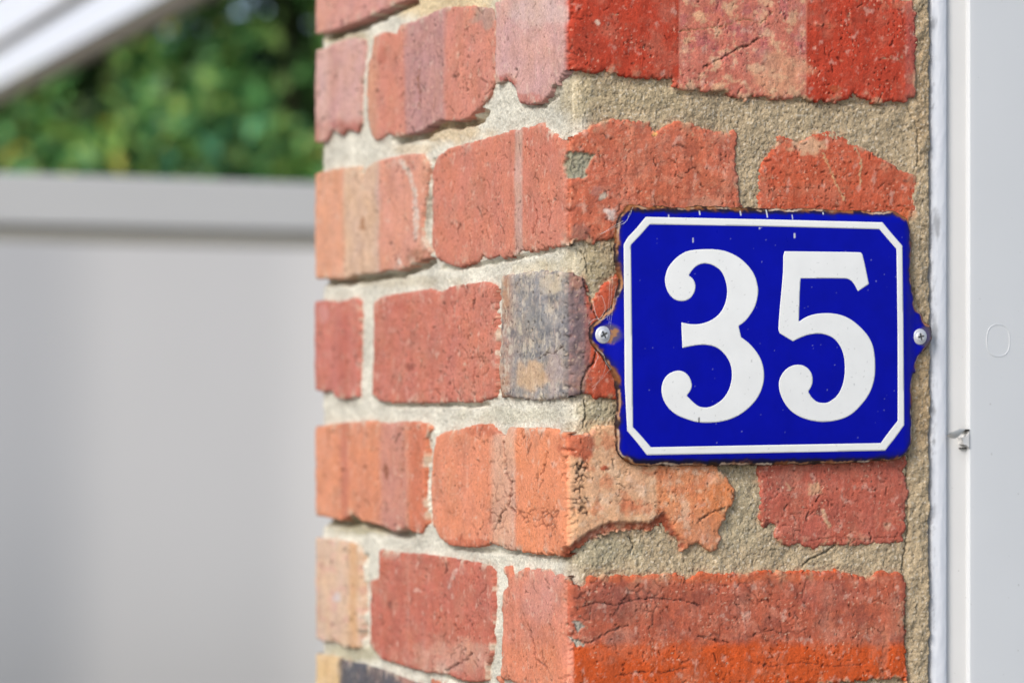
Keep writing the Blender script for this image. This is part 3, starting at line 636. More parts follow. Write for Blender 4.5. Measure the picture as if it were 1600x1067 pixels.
N5 = [(1224.3,392.9),(1342.9,394.5),(1346.6,397.6),(1351,417.2),(1356.3,444),(1338.8,455.4),(1332.6,444),(1326.4,437.8),(1318,435.4),(1248.5,435.4),(1247,454.3),(1245,502.8),(1256.3,495.6),(1270.7,491),(1289.3,489.4),(1307.8,491.4),(1324.3,497.6),
 (1338.8,508),(1351,520.3),(1358.4,531.3),(1363.5,544.7),(1366,565.4),(1365.6,586),(1361.4,604.5),(1353.2,621),(1337.7,639.6),(1322.3,651),(1303.7,657),(1283,659),(1262.5,656),(1244,648.9),(1229.5,637.5),(1219,621),(1214.4,604.5),(1216,590),
 (1224.3,577.7),(1235.7,571),(1248,570),(1258.4,574.6),(1265,583),(1267.2,593.2),(1265.6,602.5),(1260.4,611.8),(1266.6,621),(1274.8,627.6),(1284,629.3),(1293.4,627.6),(1305.8,618),(1314,602.5),(1317.7,581.9),(1316.5,559),(1311,542.7),
 (1301.6,530.3),(1289.3,523.7),(1274.8,521.4),(1258.4,523.7),(1244,529.3),(1235.7,533.4),(1215,521),(1213,514),(1215,485),(1221,425.5),(1222,400.7)]
N3 = smooth_poly(sgn(N3), 40, 4); N5 = smooth_poly(sgn(N5), 40, 4)
PU = (min(p[0] for p in B_OUT) + max(p[0] for p in B_OUT)) / 2; PV = (min(p[1] for p in B_OUT) + max(p[1] for p in B_OUT)) / 2
PW = (max(p[0] for p in B_OUT) - min(p[0] for p in B_OUT)) / 2 + .006; PH = (max(p[1] for p in B_OUT) - min(p[1] for p in B_OUT)) / 2 + .006
def plate_h(U, V):
    """the pressed, slightly domed face with its rim turned back"""
    a = np.abs((U - PU) / PW); b = np.abs((V - PV) / PH)
    dome = 0.0028 * np.clip(1 - a * a, 0, 1) * np.clip(1 - b * b, 0, 1)
    q = np.minimum((1 - a) * PW, (1 - b) * PH)
    return 0.0048 + dome + 0.0030 * sstep(-0.006, 0.007, q)
def M_enamel(name):
    m, n, l, b = new_mat(name)
    at = n.new('ShaderNodeAttribute'); at.attribute_name = 'Col'; l.new(at.outputs[0], b.inputs['Base Color'])
    tc = n.new('ShaderNodeTexCoord'); nz = n.new('ShaderNodeTexNoise'); nz.inputs['Scale'].default_value = 160; nz.inputs['Detail'].default_value = 4
    l.new(tc.outputs['Object'], nz.inputs['Vector'])
    mr = n.new('ShaderNodeMapRange'); mr.inputs[3].default_value = 0.22; mr.inputs[4].default_value = 0.42; l.new(nz.outputs[0], mr.inputs[0]); l.new(mr.outputs[0], b.inputs['Roughness'])
    b.inputs['Specular IOR Level'].default_value = 0.10
    bp = n.new('ShaderNodeBump'); bp.inputs['Distance'].default_value = 0.0003; bp.inputs['Strength'].default_value = 0.15; l.new(nz.outputs[0], bp.inputs['Height']); l.new(bp.outputs[0], b.inputs['Normal'])
    return m
M_EN = M_enamel('enamel'); 
cell = 0.00055
def plate_part(name, polys, lift, colfun, cellsz=cell, outline=0.0, sink=0.0022):
    xs = [p[0] for p in polys[0]]; ys = [p[1] for p in polys[0]]
    Us = np.arange(min(xs) - .002, max(xs) + .002, cellsz); Vs = np.arange(min(ys) - .002, max(ys) + .002, cellsz)
    UU, VV = np.meshgrid(Us, Vs); s = poly_sdf(polys[0], UU, VV)
    if len(polys) > 1: s = np.minimum(s, -poly_sdf(polys[1], UU, VV))
    if outline: s = s + outline * fbm(UU * 140, VV * 140, 3, 0.6)
    U, V, sd, ring, f = grid_patch(Us, Vs, s, None, 0)
    h = plate_h(U, V) + lift
    col, dh = colfun(U, V, sd)
    h = np.where(ring, h - sink, h + dh)
    return mesh_obj(name, place(U, V, h, 0.0005), f, M_EN, sign, col)
def blue_col(U, V, sd):
    X, Y = fwd(U, V)
    c = np.tile(np.array([0.0012, 0.004, 0.34]), (len(U), 1)); dh = np.zeros(len(U))
    c *= (1 + 0.10 * fbm(U * 60, V * 60, 3))[:, None]
    def mixc(m, col):
        nonlocal c
        m = np.clip(m, 0, 1)[:, None]; c = c * (1 - m) + np.asarray(col) * m
    n1 = fbm(U * 110, V * 110, 4, 0.6); n2 = fbm(U * 330 + 5, V * 330, 3)
    # thin, burnt enamel at the rim; heavier along top and bottom
    tb = sstep(342, 328, Y) + sstep(708, 722, Y)
    mixc((1 - sstep(0.0014 + 0.0018 * tb, 0.0042 + 0.0018 * tb, sd + 0.0010 * n1)) * (0.60 + 0.35 * tb), (0.012, 0.010, 0.016))
    # bare metal and rust on the very edge, the pale ground coat showing as a broken wavy line
    rim = 1 - sstep(0.0010, 0.0020, sd + 0.0012 * n1); mixc(rim * 0.95, (0.035, 0.020, 0.013))
    tone = sstep(-0.3, 0.4, fbm(U * 40 + 11, V * 40, 3))[:, None]
    line = (1 - sstep(0.00025, 0.00075, np.abs(sd - 0.0009 + 0.0007 * n1))) * sstep(-0.30, 0.05, fbm(U * 70 + 40, V * 70, 4, 0.6))
    mixc(line * 0.9, (0.58, 0.47, 0.37) * tone + np.array((0.42, 0.19, 0.08)) * (1 - tone))
    rust = (1 - sstep(0.0008, 0.0030, sd + 0.0020 * n1)) * sstep(0.12, 0.45, fbm(U * 90 - 40, V * 90, 3)); mixc(rust * 0.75, (0.24, 0.085, 0.028))
    bloom = (1 - sstep(0.002, 0.009, sd)) * sstep(0.05, 0.5, fbm(U * 55 + 70, V * 55, 4, .6)); mixc(bloom * 0.30, (0.02, 0.02, 0.03))
    dh -= (1 - sstep(0, 0.0016, sd)) * 0.0006
    for cx, cy in ((946, 522), (1441, 526)):
        d = np.hypot(X - cx, (Y - cy)); mixc((1 - sstep(11, 19, d + 3 * n1)) * 0.8, (0.10, 0.085, 0.10)); mixc((1 - sstep(10, 17.5, d + 4 * n2)) * sstep(0, .3, n1) * .9, (0.34, 0.17, 0.07))
    # chips: short white runs hanging from the top rim, pin-holes
    for cx, y0, y1, wd in ((1035, 337, 343, 1.0), (1084, 331, 337, .9), (1148, 331, 338, 1.1), (1189, 329, 341, 1.0), (1228, 337, 344, .8), (1072, 373, 380, 1.0), (1230, 366, 373, 1.4), (1176, 357, 359, 1.2), (1277, 333, 336, 1.0)):
        m = (1 - sstep(wd * .5, wd * 1.3, np.abs(X - cx))) * sstep(y0 - 1, y0 + .5, Y) * (1 - sstep(y1 - .5, y1 + 1, Y)); mixc(m * .9, (0.62, 0.64, 0.66))
    rs = np.random.RandomState(3)
    for i in range(90):
        cx, cy, r = rs.uniform(988, 1400), rs.uniform(355, 695), rs.uniform(0.4, 1.0)
        m = 1 - sstep(r * .5, r * 1.4, np.hypot(X - cx, Y - cy)); mixc(m * rs.uniform(.2, .7), (0.35, 0.37, 0.55))
    return np.clip(c, 0, .8), dh
def white_col(tint):
    def fn(U, V, sd):
        X, Y = fwd(U, V)
        c = np.tile(np.array([0.79, 0.80, 0.785]), (len(U), 1)) * np.asarray(tint)
        c *= (1 + 0.03 * fbm(U * 90, V * 90, 4))[:, None]
        st = sstep(0.15, 0.6, fbm(U * 30 + 3, V * 110, 3)) * 0.35 * (sstep(350, 340, Y) + sstep(694, 700, Y)); c = c * (1 - st[:, None]) + np.array([0.58, 0.56, 0.40]) * st[:, None]
        dots = sstep(0.80, 0.9, fbm(U * 420, V * 420, 2)); c *= (1 - 0.25 * dots)[:, None]
        m = (1 - sstep(.8, 2.0, np.abs(X - 1081))) * sstep(650, 653, Y) * (1 - sstep(661, 664, Y)); c *= (1 - .8 * m)[:, None]
        ed = 1 - sstep(0, 0.0005, sd); c *= (1 - 0.12 * ed)[:, None]
        return c, np.zeros(len(U))
    return fn
plate_part('plate', [OUT], 0.0, blue_col, 0.00045, outline=0.0009, sink=0.0030)
o = plate_part('border_line', [B_OUT, B_IN], 0.00006, white_col((1, 1, .99)), 0.0006, sink=0.0001); o['label'] = 'white chamfered border line'
o = plate_part('numeral', [N3], 0.00006, white_col((1, 1, 1)), 0.0005, sink=0.0001); o['label'] = 'white numeral 3'
o = plate_part('numeral', [N5], 0.00006, white_col((1, 1, 1)), 0.0005, sink=0.0001); o['label'] = 'white numeral 5'

# pan-head screws with a crosshead recess
M_ZINC = simple('zinc_screw', (0.66, 0.67, 0.69), 0.5, 0.5, metal=0.45, noise=0.18, scale=500, bump=0.0002)
M_SLOT = simple('recess_shade', (0.10, 0.10, 0.10), 0.6, 0.3, metal=0.3)  # dark grey stands in for the shade down in the crosshead
M_DARK = simple('dark_recess', (0.02, 0.018, 0.016), 0.8, 0.2)
def screw(px, py, R, ang):
    U0, V0 = inv(px, py, 0.008, 'R'); h0 = float(plate_h(np.array([U0]), np.array([V0]))[0])
    rings = [(0.0, 1), (0.12, 1), (0.2, 1), (0.28, 1), (0.36, 1), (0.44, 1), (0.52, 1), (0.60, 1), (0.70, 1), (0.78, 1), (0.86, 1), (0.93, 1), (0.98, 1), (1.0, 1), (1.0, 0)]
    N = 64; vs = []; fs = []
    for j, (q, up) in enumerate(rings):
        for i in range(N):
            a = 2 * math.pi * i / N; x, y = q * math.cos(a), q * math.sin(a)
            ca, sa = math.cos(ang), math.sin(ang); xr, yr = x * ca + y * sa, -x * sa + y * ca
            if q <= 0.52: z = 1.0                                    # raised pan
            elif q <= 0.62: z = 1.0 - (q - 0.52) * 4.2
            else: z = 0.52 - 0.42 * ((q - 0.62) / 0.38) ** 2         # washer flange
            arm = min(abs(xr), abs(yr)); far = max(abs(xr), abs(yr))
            if arm < 0.085 and far < 0.42: z -= 0.55
            hh = h0 + (0.0002 + 0.0015 * z) * up - (0 if up else 0.003)
            vs.append((U0 + x * R, V0 + y * R, hh))
    for j in range(len(rings) - 1):
        for i in range(N):
            a, b = j * N + i, j * N + (i + 1) % N; fs.append((a, b, b + N, a + N))
    A = np.array(vs); W = place(A[:, 0], A[:, 1], A[:, 2], 0.0005)
    o = mesh_obj('screw', W, np.array(fs), M_ZINC, sign)
    q = [(.10, .10), (.10, .40), (.05, .46), (-.05, .46), (-.10, .40), (-.10, .10), (-.40, .10), (-.46, .05), (-.46, -.05), (-.40, -.10), (-.10, -.10), (-.10, -.40), (-.05, -.46), (.05, -.46), (.10, -.40), (.10, -.10), (.40, -.10), (.46, -.05), (.46, .05), (.40, .10)]
    ca, sa = math.cos(ang), math.sin(ang)
    A = np.array([(U0 + R * (x * ca - y * sa), V0 + R * (x * sa + y * ca), h0 + 0.00178) for x, y in q] + [(U0, V0, h0 + 0.0013)])
    mesh_obj('cross_recess', place(A[:, 0], A[:, 1], A[:, 2], .0005), np.array([(i, (i + 1) % 20, 20) for i in range(20)]), M_SLOT, o, smooth=False)
    return o
for (px, py, R, a, lb) in ((946, 523, 0.00505, 0.5, 'zinc crosshead screw in the plate\'s left lug'), (1441.5, 526, 0.0049, 0.2, 'zinc crosshead screw in the plate\'s right lug')):
    screw(px, py, R, a)['label'] = lb

# ------------------------------------------------------------------ white door frame on the right
fr_base = CORNER + 0.3 * DR
door = empty('white_door', (float(fr_base[0]), float(fr_base[1]), 0), 'white flat door panel and its frame beside the brick pier', 'door')
M_WHITE = simple('white_gloss_paint', (0.61, 0.63, 0.645), 0.42, 0.4, noise=0.035, scale=14, bump=0.0006, specks=0.3)
M_STRIP = simple('off_white_frame_paint', (0.615, 0.615, 0.605), 0.45, 0.4, noise=0.05, scale=30, specks=0.7)
def bead_mat():
    m, n, l, b = new_mat('white_sealant')
    tc = n.new('ShaderNodeTexCoord'); at = n.new('ShaderNodeAttribute'); at.attribute_name = 'Col'
    nz = n.new('ShaderNodeTexNoise'); nz.inputs['Scale'].default_value = 300; l.new(tc.outputs['Object'], nz.inputs['Vector'])
    bp = n.new('ShaderNodeBump'); bp.inputs['Distance'].default_value = 0.0006; bp.inputs['Strength'].default_value = 0.4; l.new(nz.outputs[0], bp.inputs['Height']); l.new(bp.outputs[0], b.inputs['Normal'])
    l.new(at.outputs[0], b.inputs['Base Color']); b.inputs['Roughness'].default_value = 0.5; return m
uA = inv(1460, 533)[0]; uB = inv(1484, 533)[0]; uC_ = inv(1513.2, 533)[0]; uD = inv(1516, 533)[0]
Z0, Z1 = -CAM_Z + 0.01, 0.75
def extrude_profile(name, prof, vs, mat, colfun=None, jitter=None):
    prof = np.array(prof); n = len(prof); vs = np.array(vs)
    U = np.tile(prof[:, 0], (len(vs), 1)); H = np.tile(prof[:, 1], (len(vs), 1)); V = np.repeat(vs[:, None], n, 1)
    if jitter is not None: U, H = jitter(U, H, V)
    W = place(U.ravel(), V.ravel(), H.ravel(), 0.0005)
    idx = np.arange(U.size).reshape(U.shape)
    f = np.stack([idx[:-1, :-1], idx[:-1, 1:], idx[1:, 1:], idx[1:, :-1]], -1).reshape(-1, 4)
    return mesh_obj(name, W, f, mat, door, None if colfun is None else colfun(U.ravel(), V.ravel(), H.ravel()))
vfine = np.concatenate([np.arange(Z0, -0.26, 0.05), np.arange(-0.26, 0.28, 0.0012), np.arange(0.28, Z1 + .03, 0.05)])
# sealant bead against the mortar, its edge uneven and dirty
bead = [(uA - 0.004, -0.014), (uA - 0.0015, -0.004), (uA - 0.0005, -0.0022)] + [(uA + (uB - uA) * t, -0.0022 + 0.0011 * math.sin(math.pi * t) + 0.0002 * t) for t in np.linspace(0.06, 0.88, 14)] + \
       [(uB - 0.0010, -0.0024), (uB - 0.0005, -0.0034), (uB - 0.0003, -0.007), (uB - 0.0003, -0.014)]
def bead_j(U, H, V):
    e = 1 - sstep(uA, uA + 0.004, U)
    return U + e * 0.0011 * fbm(V * 90, U * 0 + 3, 4, .6), H + 0.00018 * fbm(V * 60, U * 300, 3)
def bead_c(U, V, H):
    X, Y = fwd(U, V)
    c = np.tile(np.array([0.65, 0.675, 0.72]), (len(U), 1))
    n = fbm(X / 5 + 3, Y / 16, 4, .6)
    g = (1 - sstep(1457, 1470, X)) * sstep(0.15, 0.65, n + 0.25 * fbm(X / 60, Y / 70, 2)); c = c * (1 - 0.5 * g[:, None]) + np.array([0.12, 0.12, 0.115]) * 0.5 * g[:, None]
    g2 = (1 - sstep(1454, 1460, X + 2 * n)) * 0.6; c = c * (1 - g2[:, None]) + np.array([0.16, 0.14, 0.11]) * g2[:, None]
    for cx, cy, rx, ry in ((1460, 37, 7, 12), (1466, 350, 6, 26), (1463, 520, 5, 30), (1461, 640, 4, 10), (1462, 690, 3, 6)):
        m = (1 - sstep(.3, 1.2, np.hypot((X - cx) / rx, (Y - cy) / ry) + .5 * n)) * .55; c = c * (1 - m[:, None]) + np.array([0.12, 0.12, 0.12]) * m[:, None]
    return c
extrude_profile('sealant_bead', bead, vfine, bead_mat(), bead_c, bead_j)
# frame strip, leaning a little towards the left, and the panel standing proud of it with a round edge
extrude_profile('frame_strip', [(uB - 0.0002, -0.016), (uB - 0.0001, -0.0062), (uB + 0.0006, -0.0052), (uB + 0.0012, -0.0049), (uC_ + 0.004, -0.0022)], [Z0, 0, Z1], M_STRIP)
rr = uD - uC_
pan = [(uC_, -0.010)] + [(uD - rr * math.cos(t), -0.0022 + 0.0026 * math.sin(t)) for t in np.linspace(0, math.pi / 2, 10)] + [(uD + 0.004, 0.0004), (uD + 0.82, 0.0004), (uD + 0.82, -0.04)]
extrude_profile('panel', pan, [Z0, 0, Z1], M_WHITE)
# embossed oval knock-out in the panel
cu, cv = inv(1559.5, 532, 0.0004, 'R'); a_ = inv(1577, 532, 0, 'R')[0] - cu; b_ = inv(1559, 507, 0, 'R')[1] - cv
vs, fs = [], []; N = 96; prof = [(0.955, -0.0002), (0.97, 0.0004), (0.985, 0.0006), (1.0, 0.0004), (1.015, -0.0002)]
for i in range(N):
    a = 2 * math.pi * i / N; ex = 2 / 2.6
    x = abs(math.cos(a)) ** ex * (1 if math.cos(a) > 0 else -1) * a_; y = abs(math.sin(a)) ** ex * (1 if math.sin(a) > 0 else -1) * b_
    for q, hh in prof: vs.append((cu + x * q, cv + y * q, 0.0004 + hh * .55))
for i in range(N):
    for j in range(4):
        a, b = i * 5 + j, ((i + 1) % N) * 5 + j; fs.append((a, b, b + 1, a + 1))
A = np.array(vs); mesh_obj('embossed_oval', place(A[:, 0], A[:, 1], A[:, 2], .0005), np.array(fs), M_WHITE, door)
# bent metal latch clip sticking out of its slot
M_CLIP = simple('dull_metal_clip', (0.58, 0.575, 0.55), 0.5, 0.4, metal=0.2, noise=0.1, scale=200)
clip = []
NU, NV = 26, 9
for i in range(NU):
    t = i / (NU - 1); x = 1480 + 33 * t
    wdt = 6.2 * math.sin(math.pi * min(1, 0.06 + t * 0.98)) ** 0.8 * (1 - 0.25 * t) + 0.6
    yc = 678.5 - 5.5 * t ** 1.4 + 1.6 * math.sin(t * 5)
    for j in range(NV):
        q = j / (NV - 1) * 2 - 1
        U, V = inv(x, yc + q * wdt, 0.004, 'R')
        clip.append((U, V, 0.0062 - 0.0052 * t ** 2 - 0.0016 * q * (1 - t) - 0.0008 * q * q))
A = np.array(clip); idx = np.arange(NU * NV).reshape(NU, NV)
f = np.stack([idx[:-1, :-1], idx[1:, :-1], idx[1:, 1:], idx[:-1, 1:]], -1).reshape(-1, 4)
T = place(A[:, 0], A[:, 1], A[:, 2], .0005); Bk = place(A[:, 0], A[:, 1], A[:, 2] - 0.0006, .0005)
cl_o = mesh_obj('latch_clip', np.concatenate([T, Bk]), np.concatenate([f, f[:, ::-1] + NU * NV]), M_CLIP, door); cl_o['label'] = 'small bent metal clip poking out of the panel edge'
def px_box(name, x0, y0, x1, y1, h0, h1, mat, parent):
    c = [inv(x, y, 0, 'R') for x, y in ((x0, y0), (x1, y0), (x1, y1), (x0, y1))]
    A = np.array([(u, v, h0) for u, v in c] + [(u, v, h1) for u, v in c]); W = place(A[:, 0], A[:, 1], A[:, 2], .0005)
    return mesh_obj(name, W, [(0, 1, 2, 3), (4, 7, 6, 5), (0, 4, 5, 1), (1, 5, 6, 2), (2, 6, 7, 3), (3, 7, 4, 0)], mat, parent, smooth=False)
px_box('slot', 1504, 670.5, 1514, 673.5, -0.006, 0.00075, M_DARK, cl_o)
px_box('slot', 1512, 673.5, 1514.2, 700, -0.006, 0.00075, M_CLIP, cl_o)
px_box('slot', 1503, 699.6, 1512.5, 701.2, -0.006, -0.0012, M_DARK, cl_o)
def tab():
    pts = [(1500.5, 683), (1505, 684), (1512, 676), (1512, 699), (1507.5, 695), (1503, 694), (1502.5, 688)]
    c = [inv(x, y, 0, 'R') for x, y in pts]; n = len(c)
    A = np.array([(u, v, -0.004) for u, v in c] + [(u, v, 0.0016) for u, v in c]); W = place(A[:, 0], A[:, 1], A[:, 2], .0005)
    mesh_obj('tab', W, [list(range(n)), list(range(n, 2 * n))[::-1]] + [[i, n + i, n + (i + 1) % n, (i + 1) % n] for i in range(n)], M_STRIP, cl_o, smooth=False)
tab()

# ------------------------------------------------------------------ cobweb threads on the plate's corner
M_SILK = simple('spider_silk', (0.75, 0.74, 0.70), 0.5, 0.4)
web = None
def thread(pts, rad):
    P = [np.array(place(np.array([u]), np.array([v]), np.array([h]), .0005)[0]) for (u, v, h) in pts]
    vs, fs = [], []; K = 5
    for i, p in enumerate(P):
        t = P[min(i + 1, len(P) - 1)] - P[max(i - 1, 0)]; t /= np.linalg.norm(t) + 1e-12
        a = np.cross(t, [0.3, 0.9, 0.2]); a /= np.linalg.norm(a); b = np.cross(t, a)
        for k in range(K): vs.append(p + rad * (math.cos(2*math.pi*k/K) * a + math.sin(2*math.pi*k/K) * b))
    for i in range(len(P) - 1):
        for k in range(K): fs.append((i*K+k, i*K+(k+1)%K, (i+1)*K+(k+1)%K, (i+1)*K+k))
    return vs, fs
wb = place(np.array([inv(945, 500, 0.006, 'R')[0]]), np.array([inv(945, 560, 0.006, 'R')[1]]), np.array([0.006]), .0005)[0]
web = empty('cobweb', tuple(map(float, wb)), 'fine pale cobweb threads caught on the left edge of the number plate', 'cobweb')
lines = [([(937, 366), (950, 359), (962, 351), (970, 346)], 1.0), ([(940, 364), (958, 356), (975, 346), (982, 330)], .7), ([(986, 324), (980, 336), (976, 346), (969, 350)], .7), ([(938, 462), (945, 482), (934, 498)], .8), ([(926, 470), (930, 490), (936, 500)], 1.0),
         ([(920, 506), (930, 498), (940, 500), (950, 492)], 1.0), ([(952, 440), (951, 470), (948, 500)], .5), ([(957, 430), (954, 470), (951, 506)], .5), ([(962, 446), (957, 480), (953, 510)], .5), ([(927, 548), (934, 556), (930, 566), (926, 574)], .9),
         ([(946, 566), (942, 585), (934, 596), (926, 610)], .5), ([(954, 574), (940, 592), (924, 604)], .5), ([(933, 548), (942, 554), (946, 566), (952, 574)], .9)]
for pts, q in lines:
    sp = smooth_poly(pts, 180, 6)[: (len(pts) - 1) * 6 + 1]
    L = [(*inv(x, y, 0.006, 'R'), 0.0085 if x > 962 else 0.0065) for x, y in sp]
    a, b = thread(L, 0.000075 * q); mesh_obj('thread', np.array(a), np.array(b), M_SILK, web)

# ------------------------------------------------------------------ the fence across the yard
M_PAN = simple('grey_sheet_steel', (0.46, 0.455, 0.445), 0.5, 0.35, noise=0.05, scale=2)
M_FENCE = simple('grey_powder_coat', (0.515, 0.515, 0.505), 0.5, 0.35, noise=0.03, scale=2)
fd = 4.28; fx = (250 - CXP) / FPX * fd
FB = np.array([fx, fd])                          # point of the fence's front plane
FT = CAM_Z + (HYP - 279) / FPX * fd
fence = empty('panel_fence', (float(FB[0]), float(FB[1]), 0), 'smooth grey panel fence with a wide top rail below the green hedge', 'fence')
def fbox(name, u0, u1, d0, d1, z0, z1, mat=M_FENCE, parent=fence, bev=0.004):
    P = [FB + u * DR + d * DL for u, d in ((u0, d0), (u1, d0), (u1, d1), (u0, d1))]
    v, f = prism(P, z0, z1)
    o = mesh_obj(name, v, f, mat, parent, smooth=False)
    m = o.modifiers.new('bevel', 'BEVEL'); m.width = bev; m.segments = 2
    return o
fbox('top_rail', -3.2, 2.6, -0.008, 0.05, FT - 0.087, FT)
fbox('shadow_groove', -3.2, 2.6, 0.002, 0.05, FT - 0.119, FT - 0.0875, simple('groove_shade', (0.34, 0.325, 0.285), 0.7))  # darker brown-grey paints in the shadow under the top rail
for i in range(-2, 2):                            # sheets; broad ribs added so their slope shades the panel's left
    u0 = -0.86 + i * 1.45; n = 60; vs = []; fs = []
    for j in range(n + 1):
        t = j / n; u = u0 + 1.44 * t; du = (u + 0.42 + 0.475) % 0.95 - 0.475; q = -0.002 - (0.030 * (1 + math.cos(2 * math.pi * du / 0.66)) if abs(du) < 0.33 else 0)
        p = FB + u * DR + q * DL; vs += [(p[0], p[1], 0.06), (p[0], p[1], FT - 0.1195)]
    for j in range(n): fs.append((2*j, 2*j+2, 2*j+3, 2*j+1))
    o = mesh_obj('sheet', vs, fs, M_PAN, fence); m = o.modifiers.new('thick', 'SOLIDIFY'); m.thickness = 0.003; m.offset = 1
fbox('bottom_rail', -3.2, 2.6, -0.015, 0.05, 0.0, 0.059)
for u in (-3.26, -1.6, 2.66): fbox('post', u - 0.055, u + 0.055, 0.051, 0.16, 0, FT - 0.02)

# ------------------------------------------------------------------ translucent patio roof beyond the fence
roof_z = 2.30
R0 = np.array([-0.640, 5.55])
patio = empty('patio_roof', (float(R0[0]), float(R0[1]), 0), 'white translucent patio roof with a dark edge beam above the fence', 'patio roof')
def rbox(name, a0, a1, b0, b1, z0, z1, mat):
    P = [R0 + a * DL + b * DR for a, b in ((a0, b0), (a1, b0), (a1, b1), (a0, b1))]
    v, f = prism(P, z0, z1); o = mesh_obj(name, v, f, mat, patio, smooth=False); return o
M_BEAM = simple('weathered_beam', (0.30, 0.255, 0.19), 0.7, 0.3, noise=0.1, scale=8)
def sheet_mat():
    m, n, l, b = new_mat('translucent_sheet'); out = [x for x in n if x.type == 'OUTPUT_MATERIAL'][0]
    tr = n.new('ShaderNodeBsdfTranslucent'); tr.inputs[0].default_value = (0.97, 0.965, 0.95, 1); mx = n.new('ShaderNodeMixShader'); mx.inputs[0].default_value = 0.9
    nz = n.new('ShaderNodeTexNoise'); nz.inputs['Scale'].default_value = 4; b.inputs['Base Color'].default_value = (0.8, 0.81, 0.82, 1); b.inputs['Roughness'].default_value = 0.5
    l.new(b.outputs[0], mx.inputs[1]); l.new(tr.outputs[0], mx.inputs[2]); l.new(mx.outputs[0], out.inputs[0]); return m
M_SHEET = sheet_mat()
rbox('edge_beam', -0.95, 3.5, -0.03, 0.012, roof_z + 0.028, roof_z + 0.07, M_BEAM)
for i in range(9):
    b1 = -0.031 - i * 0.21; n_ = 12; vs = []; fs = []
    for j in range(n_ + 1):
        for a in (-0.95, 3.5):
            q = R0 + a * DL + (b1 - 0.205 * j / n_) * DR; vs.append((q[0], q[1], roof_z + 0.076 + 0.003 * math.sin(j * 2 * math.pi / 4)))
    for j in range(n_): fs.append((2*j, 2*j+1, 2*j+3, 2*j+2))
    mesh_obj('roof_sheet', vs, fs, M_SHEET, patio)
    rbox('joiner', -0.95, 3.5, b1 - 0.218, b1 - 0.194, roof_z + 0.052, roof_z + 0.071, M_BEAM)
for a, b in ((-0.85, 0.0), (3.4, 0.0), (-0.85, -1.95), (3.4, -1.95)):
    rbox('post', a - .045, a + .045, b - .045, b + .045, 0, roof_z + 0.027 if b == 0 else roof_z + 0.051, M_BEAM)

# ------------------------------------------------------------------ hedge behind
def leaf_mat(name):
    m, n, l, b = new_mat(name); out = [x for x in n if x.type == 'OUTPUT_MATERIAL'][0]
    at = n.new('ShaderNodeAttribute'); at.attribute_name = 'Col'; l.new(at.outputs[0], b.inputs['Base Color']); b.inputs['Roughness'].default_value = 0.45
    tr = n.new('ShaderNodeBsdfTranslucent'); l.new(at.outputs[0], tr.inputs[0]); mx = n.new('ShaderNodeMixShader'); mx.inputs[0].default_value = 0.3
    l.new(b.outputs[0], mx.inputs[1]); l.new(tr.outputs[0], mx.inputs[2]); l.new(mx.outputs[0], out.inputs[0]); return m
hd = 9.4; HB = np.array([(250 - CXP) / FPX * hd, hd])
hedge = empty('hedge', (float(HB[0]), float(HB[1]), 0), 'tall leafy green hedge growing behind the grey fence', 'hedge')
rs = np.random.RandomState(11); NL_ = 26000
hu = rs.uniform(-3.0, 3.0, NL_); hz = rs.uniform(0.3, 3.5, NL_)
lump = 0.30 * fbm(hu * 1.3, hz * 1.5, 3) 
hdp = -lump + np.abs(rs.normal(0, 0.22, NL_))
def gap(u, z):                                    # holes where the sky shows through near the top
    m = np.zeros(len(u), bool)
    for px, py, r in ((352, 14, .06), (333, 31, .045), (312, 42, .03), (400, 2, .04), (440, -30, .1), (330, -20, .06)):
        dep = hd + 0.3; xx = (px - CXP) / FPX * dep; uu = (np.array([xx, dep]) - HB) @ DR
        m |= np.hypot(u - uu, z - (CAM_Z + (HYP - py) / FPX * dep)) < r
    return m
keepm = (fbm(hu * 2.2 + 7, hz * 2.4, 3) > -0.42) & ~gap(hu, hz)
hu, hz, hdp = hu[keepm], hz[keepm], hdp[keepm]; n = len(hu)
cen = HB + hu[:, None] * DR + hdp[:, None] * DL
cen = np.stack([cen[:, 0], cen[:, 1], hz], -1)
def rdir(k): 
    a = rs.normal(size=(k, 3)); return a / np.linalg.norm(a, axis=1, keepdims=True)
ax = rdir(n); nn = rdir(n) + np.array([-0.35, -0.5, 0.65]); bx = np.cross(nn, ax); bx /= np.linalg.norm(bx, axis=1, keepdims=True)
ax = np.cross(bx, nn); ax /= np.linalg.norm(ax, axis=1, keepdims=True)
ln = rs.uniform(0.028, 0.06, n)[:, None] * np.where(rs.rand(n) > .96, 1.6, 1)[:, None]; wd = ln * rs.uniform(0.42, 0.6, n)[:, None]
nu = np.cross(ax, bx)
V_ = np.stack([cen - ax * ln, cen - bx * wd + nu * ln * .12, cen + ax * ln, cen + bx * wd + nu * ln * .12], 1).reshape(-1, 3)
Fq = np.arange(4 * n).reshape(n, 4)
tint = rs.rand(n)[:, None]
g1 = np.array([0.075, 0.19, 0.055]); g2 = np.array([0.17, 0.27, 0.065]); g3 = np.array([0.42, 0.38, 0.08]); g4 = np.array([0.07, 0.20, 0.10])
zone = sstep(-0.2, 0.4, fbm(hu * 1.1 + 3, hz * 1.2, 2))[:, None]
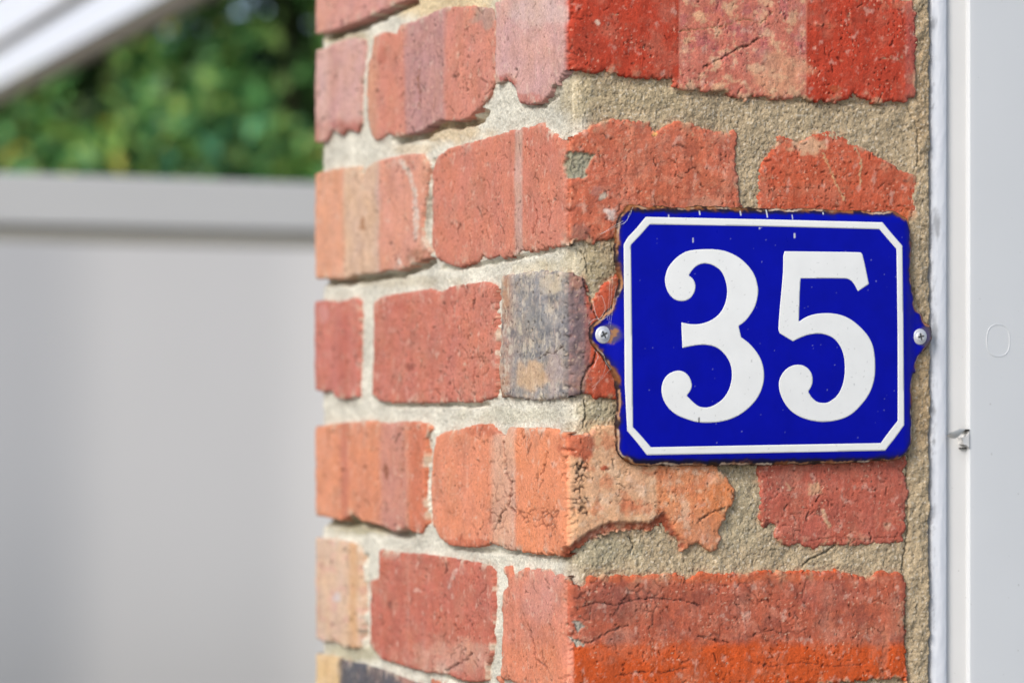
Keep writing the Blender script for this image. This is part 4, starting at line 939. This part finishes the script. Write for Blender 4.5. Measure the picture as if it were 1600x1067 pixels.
lc = g1 * (1 - zone) + g4 * zone; lc = np.where(tint > 0.62, g2, lc); lc = np.where(tint > 0.955, g3, lc)
lc = lc * rs.uniform(1.1, 2.5, n)[:, None]
o = mesh_obj('leaves', V_, Fq, leaf_mat('leaf'), hedge, np.repeat(lc, 4, 0), smooth=False); o['kind'] = 'stuff'
M_WOOD = simple('hedge_wood', (0.07, 0.055, 0.035), 0.9, 0.1, noise=0.2, scale=20)
for u in np.arange(-2.8, 2.9, 0.7):
    vs, fs = [], []; K = 8; pts = []
    p = HB + u * DR + 0.45 * DL; cur = np.array([p[0], p[1], 0.0])
    for j in range(9):
        pts.append((cur.copy(), 0.045 * (1 - j / 10))); cur = cur + np.array([rs.normal(0, .06), rs.normal(0, .05), 0.38])
    for i, (q, r_) in enumerate(pts):
        for k in range(K): vs.append(q + r_ * np.array([math.cos(2*math.pi*k/K), math.sin(2*math.pi*k/K), 0]))
    for i in range(len(pts) - 1):
        for k in range(K): fs.append((i*K+k, i*K+(k+1)%K, (i+1)*K+(k+1)%K, (i+1)*K+k))
    mesh_obj('stem', np.array(vs), np.array(fs), M_WOOD, hedge)
# a second, deeper layer of foliage closes the hedge
n = 16000
hu = rs.uniform(-3.2, 3.2, n); hz = rs.uniform(0.2, 3.45, n); dp = rs.uniform(0.5, 1.1, n)
k_ = ~gap(hu, hz); hu, hz, dp = hu[k_], hz[k_], dp[k_]; n = len(hu)
cen = HB + hu[:, None] * DR + dp[:, None] * DL; cen = np.stack([cen[:, 0], cen[:, 1], hz], -1)
ax = rdir(n); bx = np.cross(ax, rdir(n)); bx /= np.linalg.norm(bx, axis=1, keepdims=True); ln = rs.uniform(0.08, 0.14, n)[:, None]
V_ = np.stack([cen - ax * ln, cen - bx * ln * .6, cen + ax * ln, cen + bx * ln * .6], 1).reshape(-1, 3)
lc = np.array([0.13, 0.22, 0.085]) * rs.uniform(0.6, 1.4, n)[:, None]
o = mesh_obj('inner_leaves', V_, np.arange(4 * n).reshape(n, 4), leaf_mat('inner_leaf'), hedge, np.repeat(lc, 4, 0), smooth=False); o['kind'] = 'stuff'
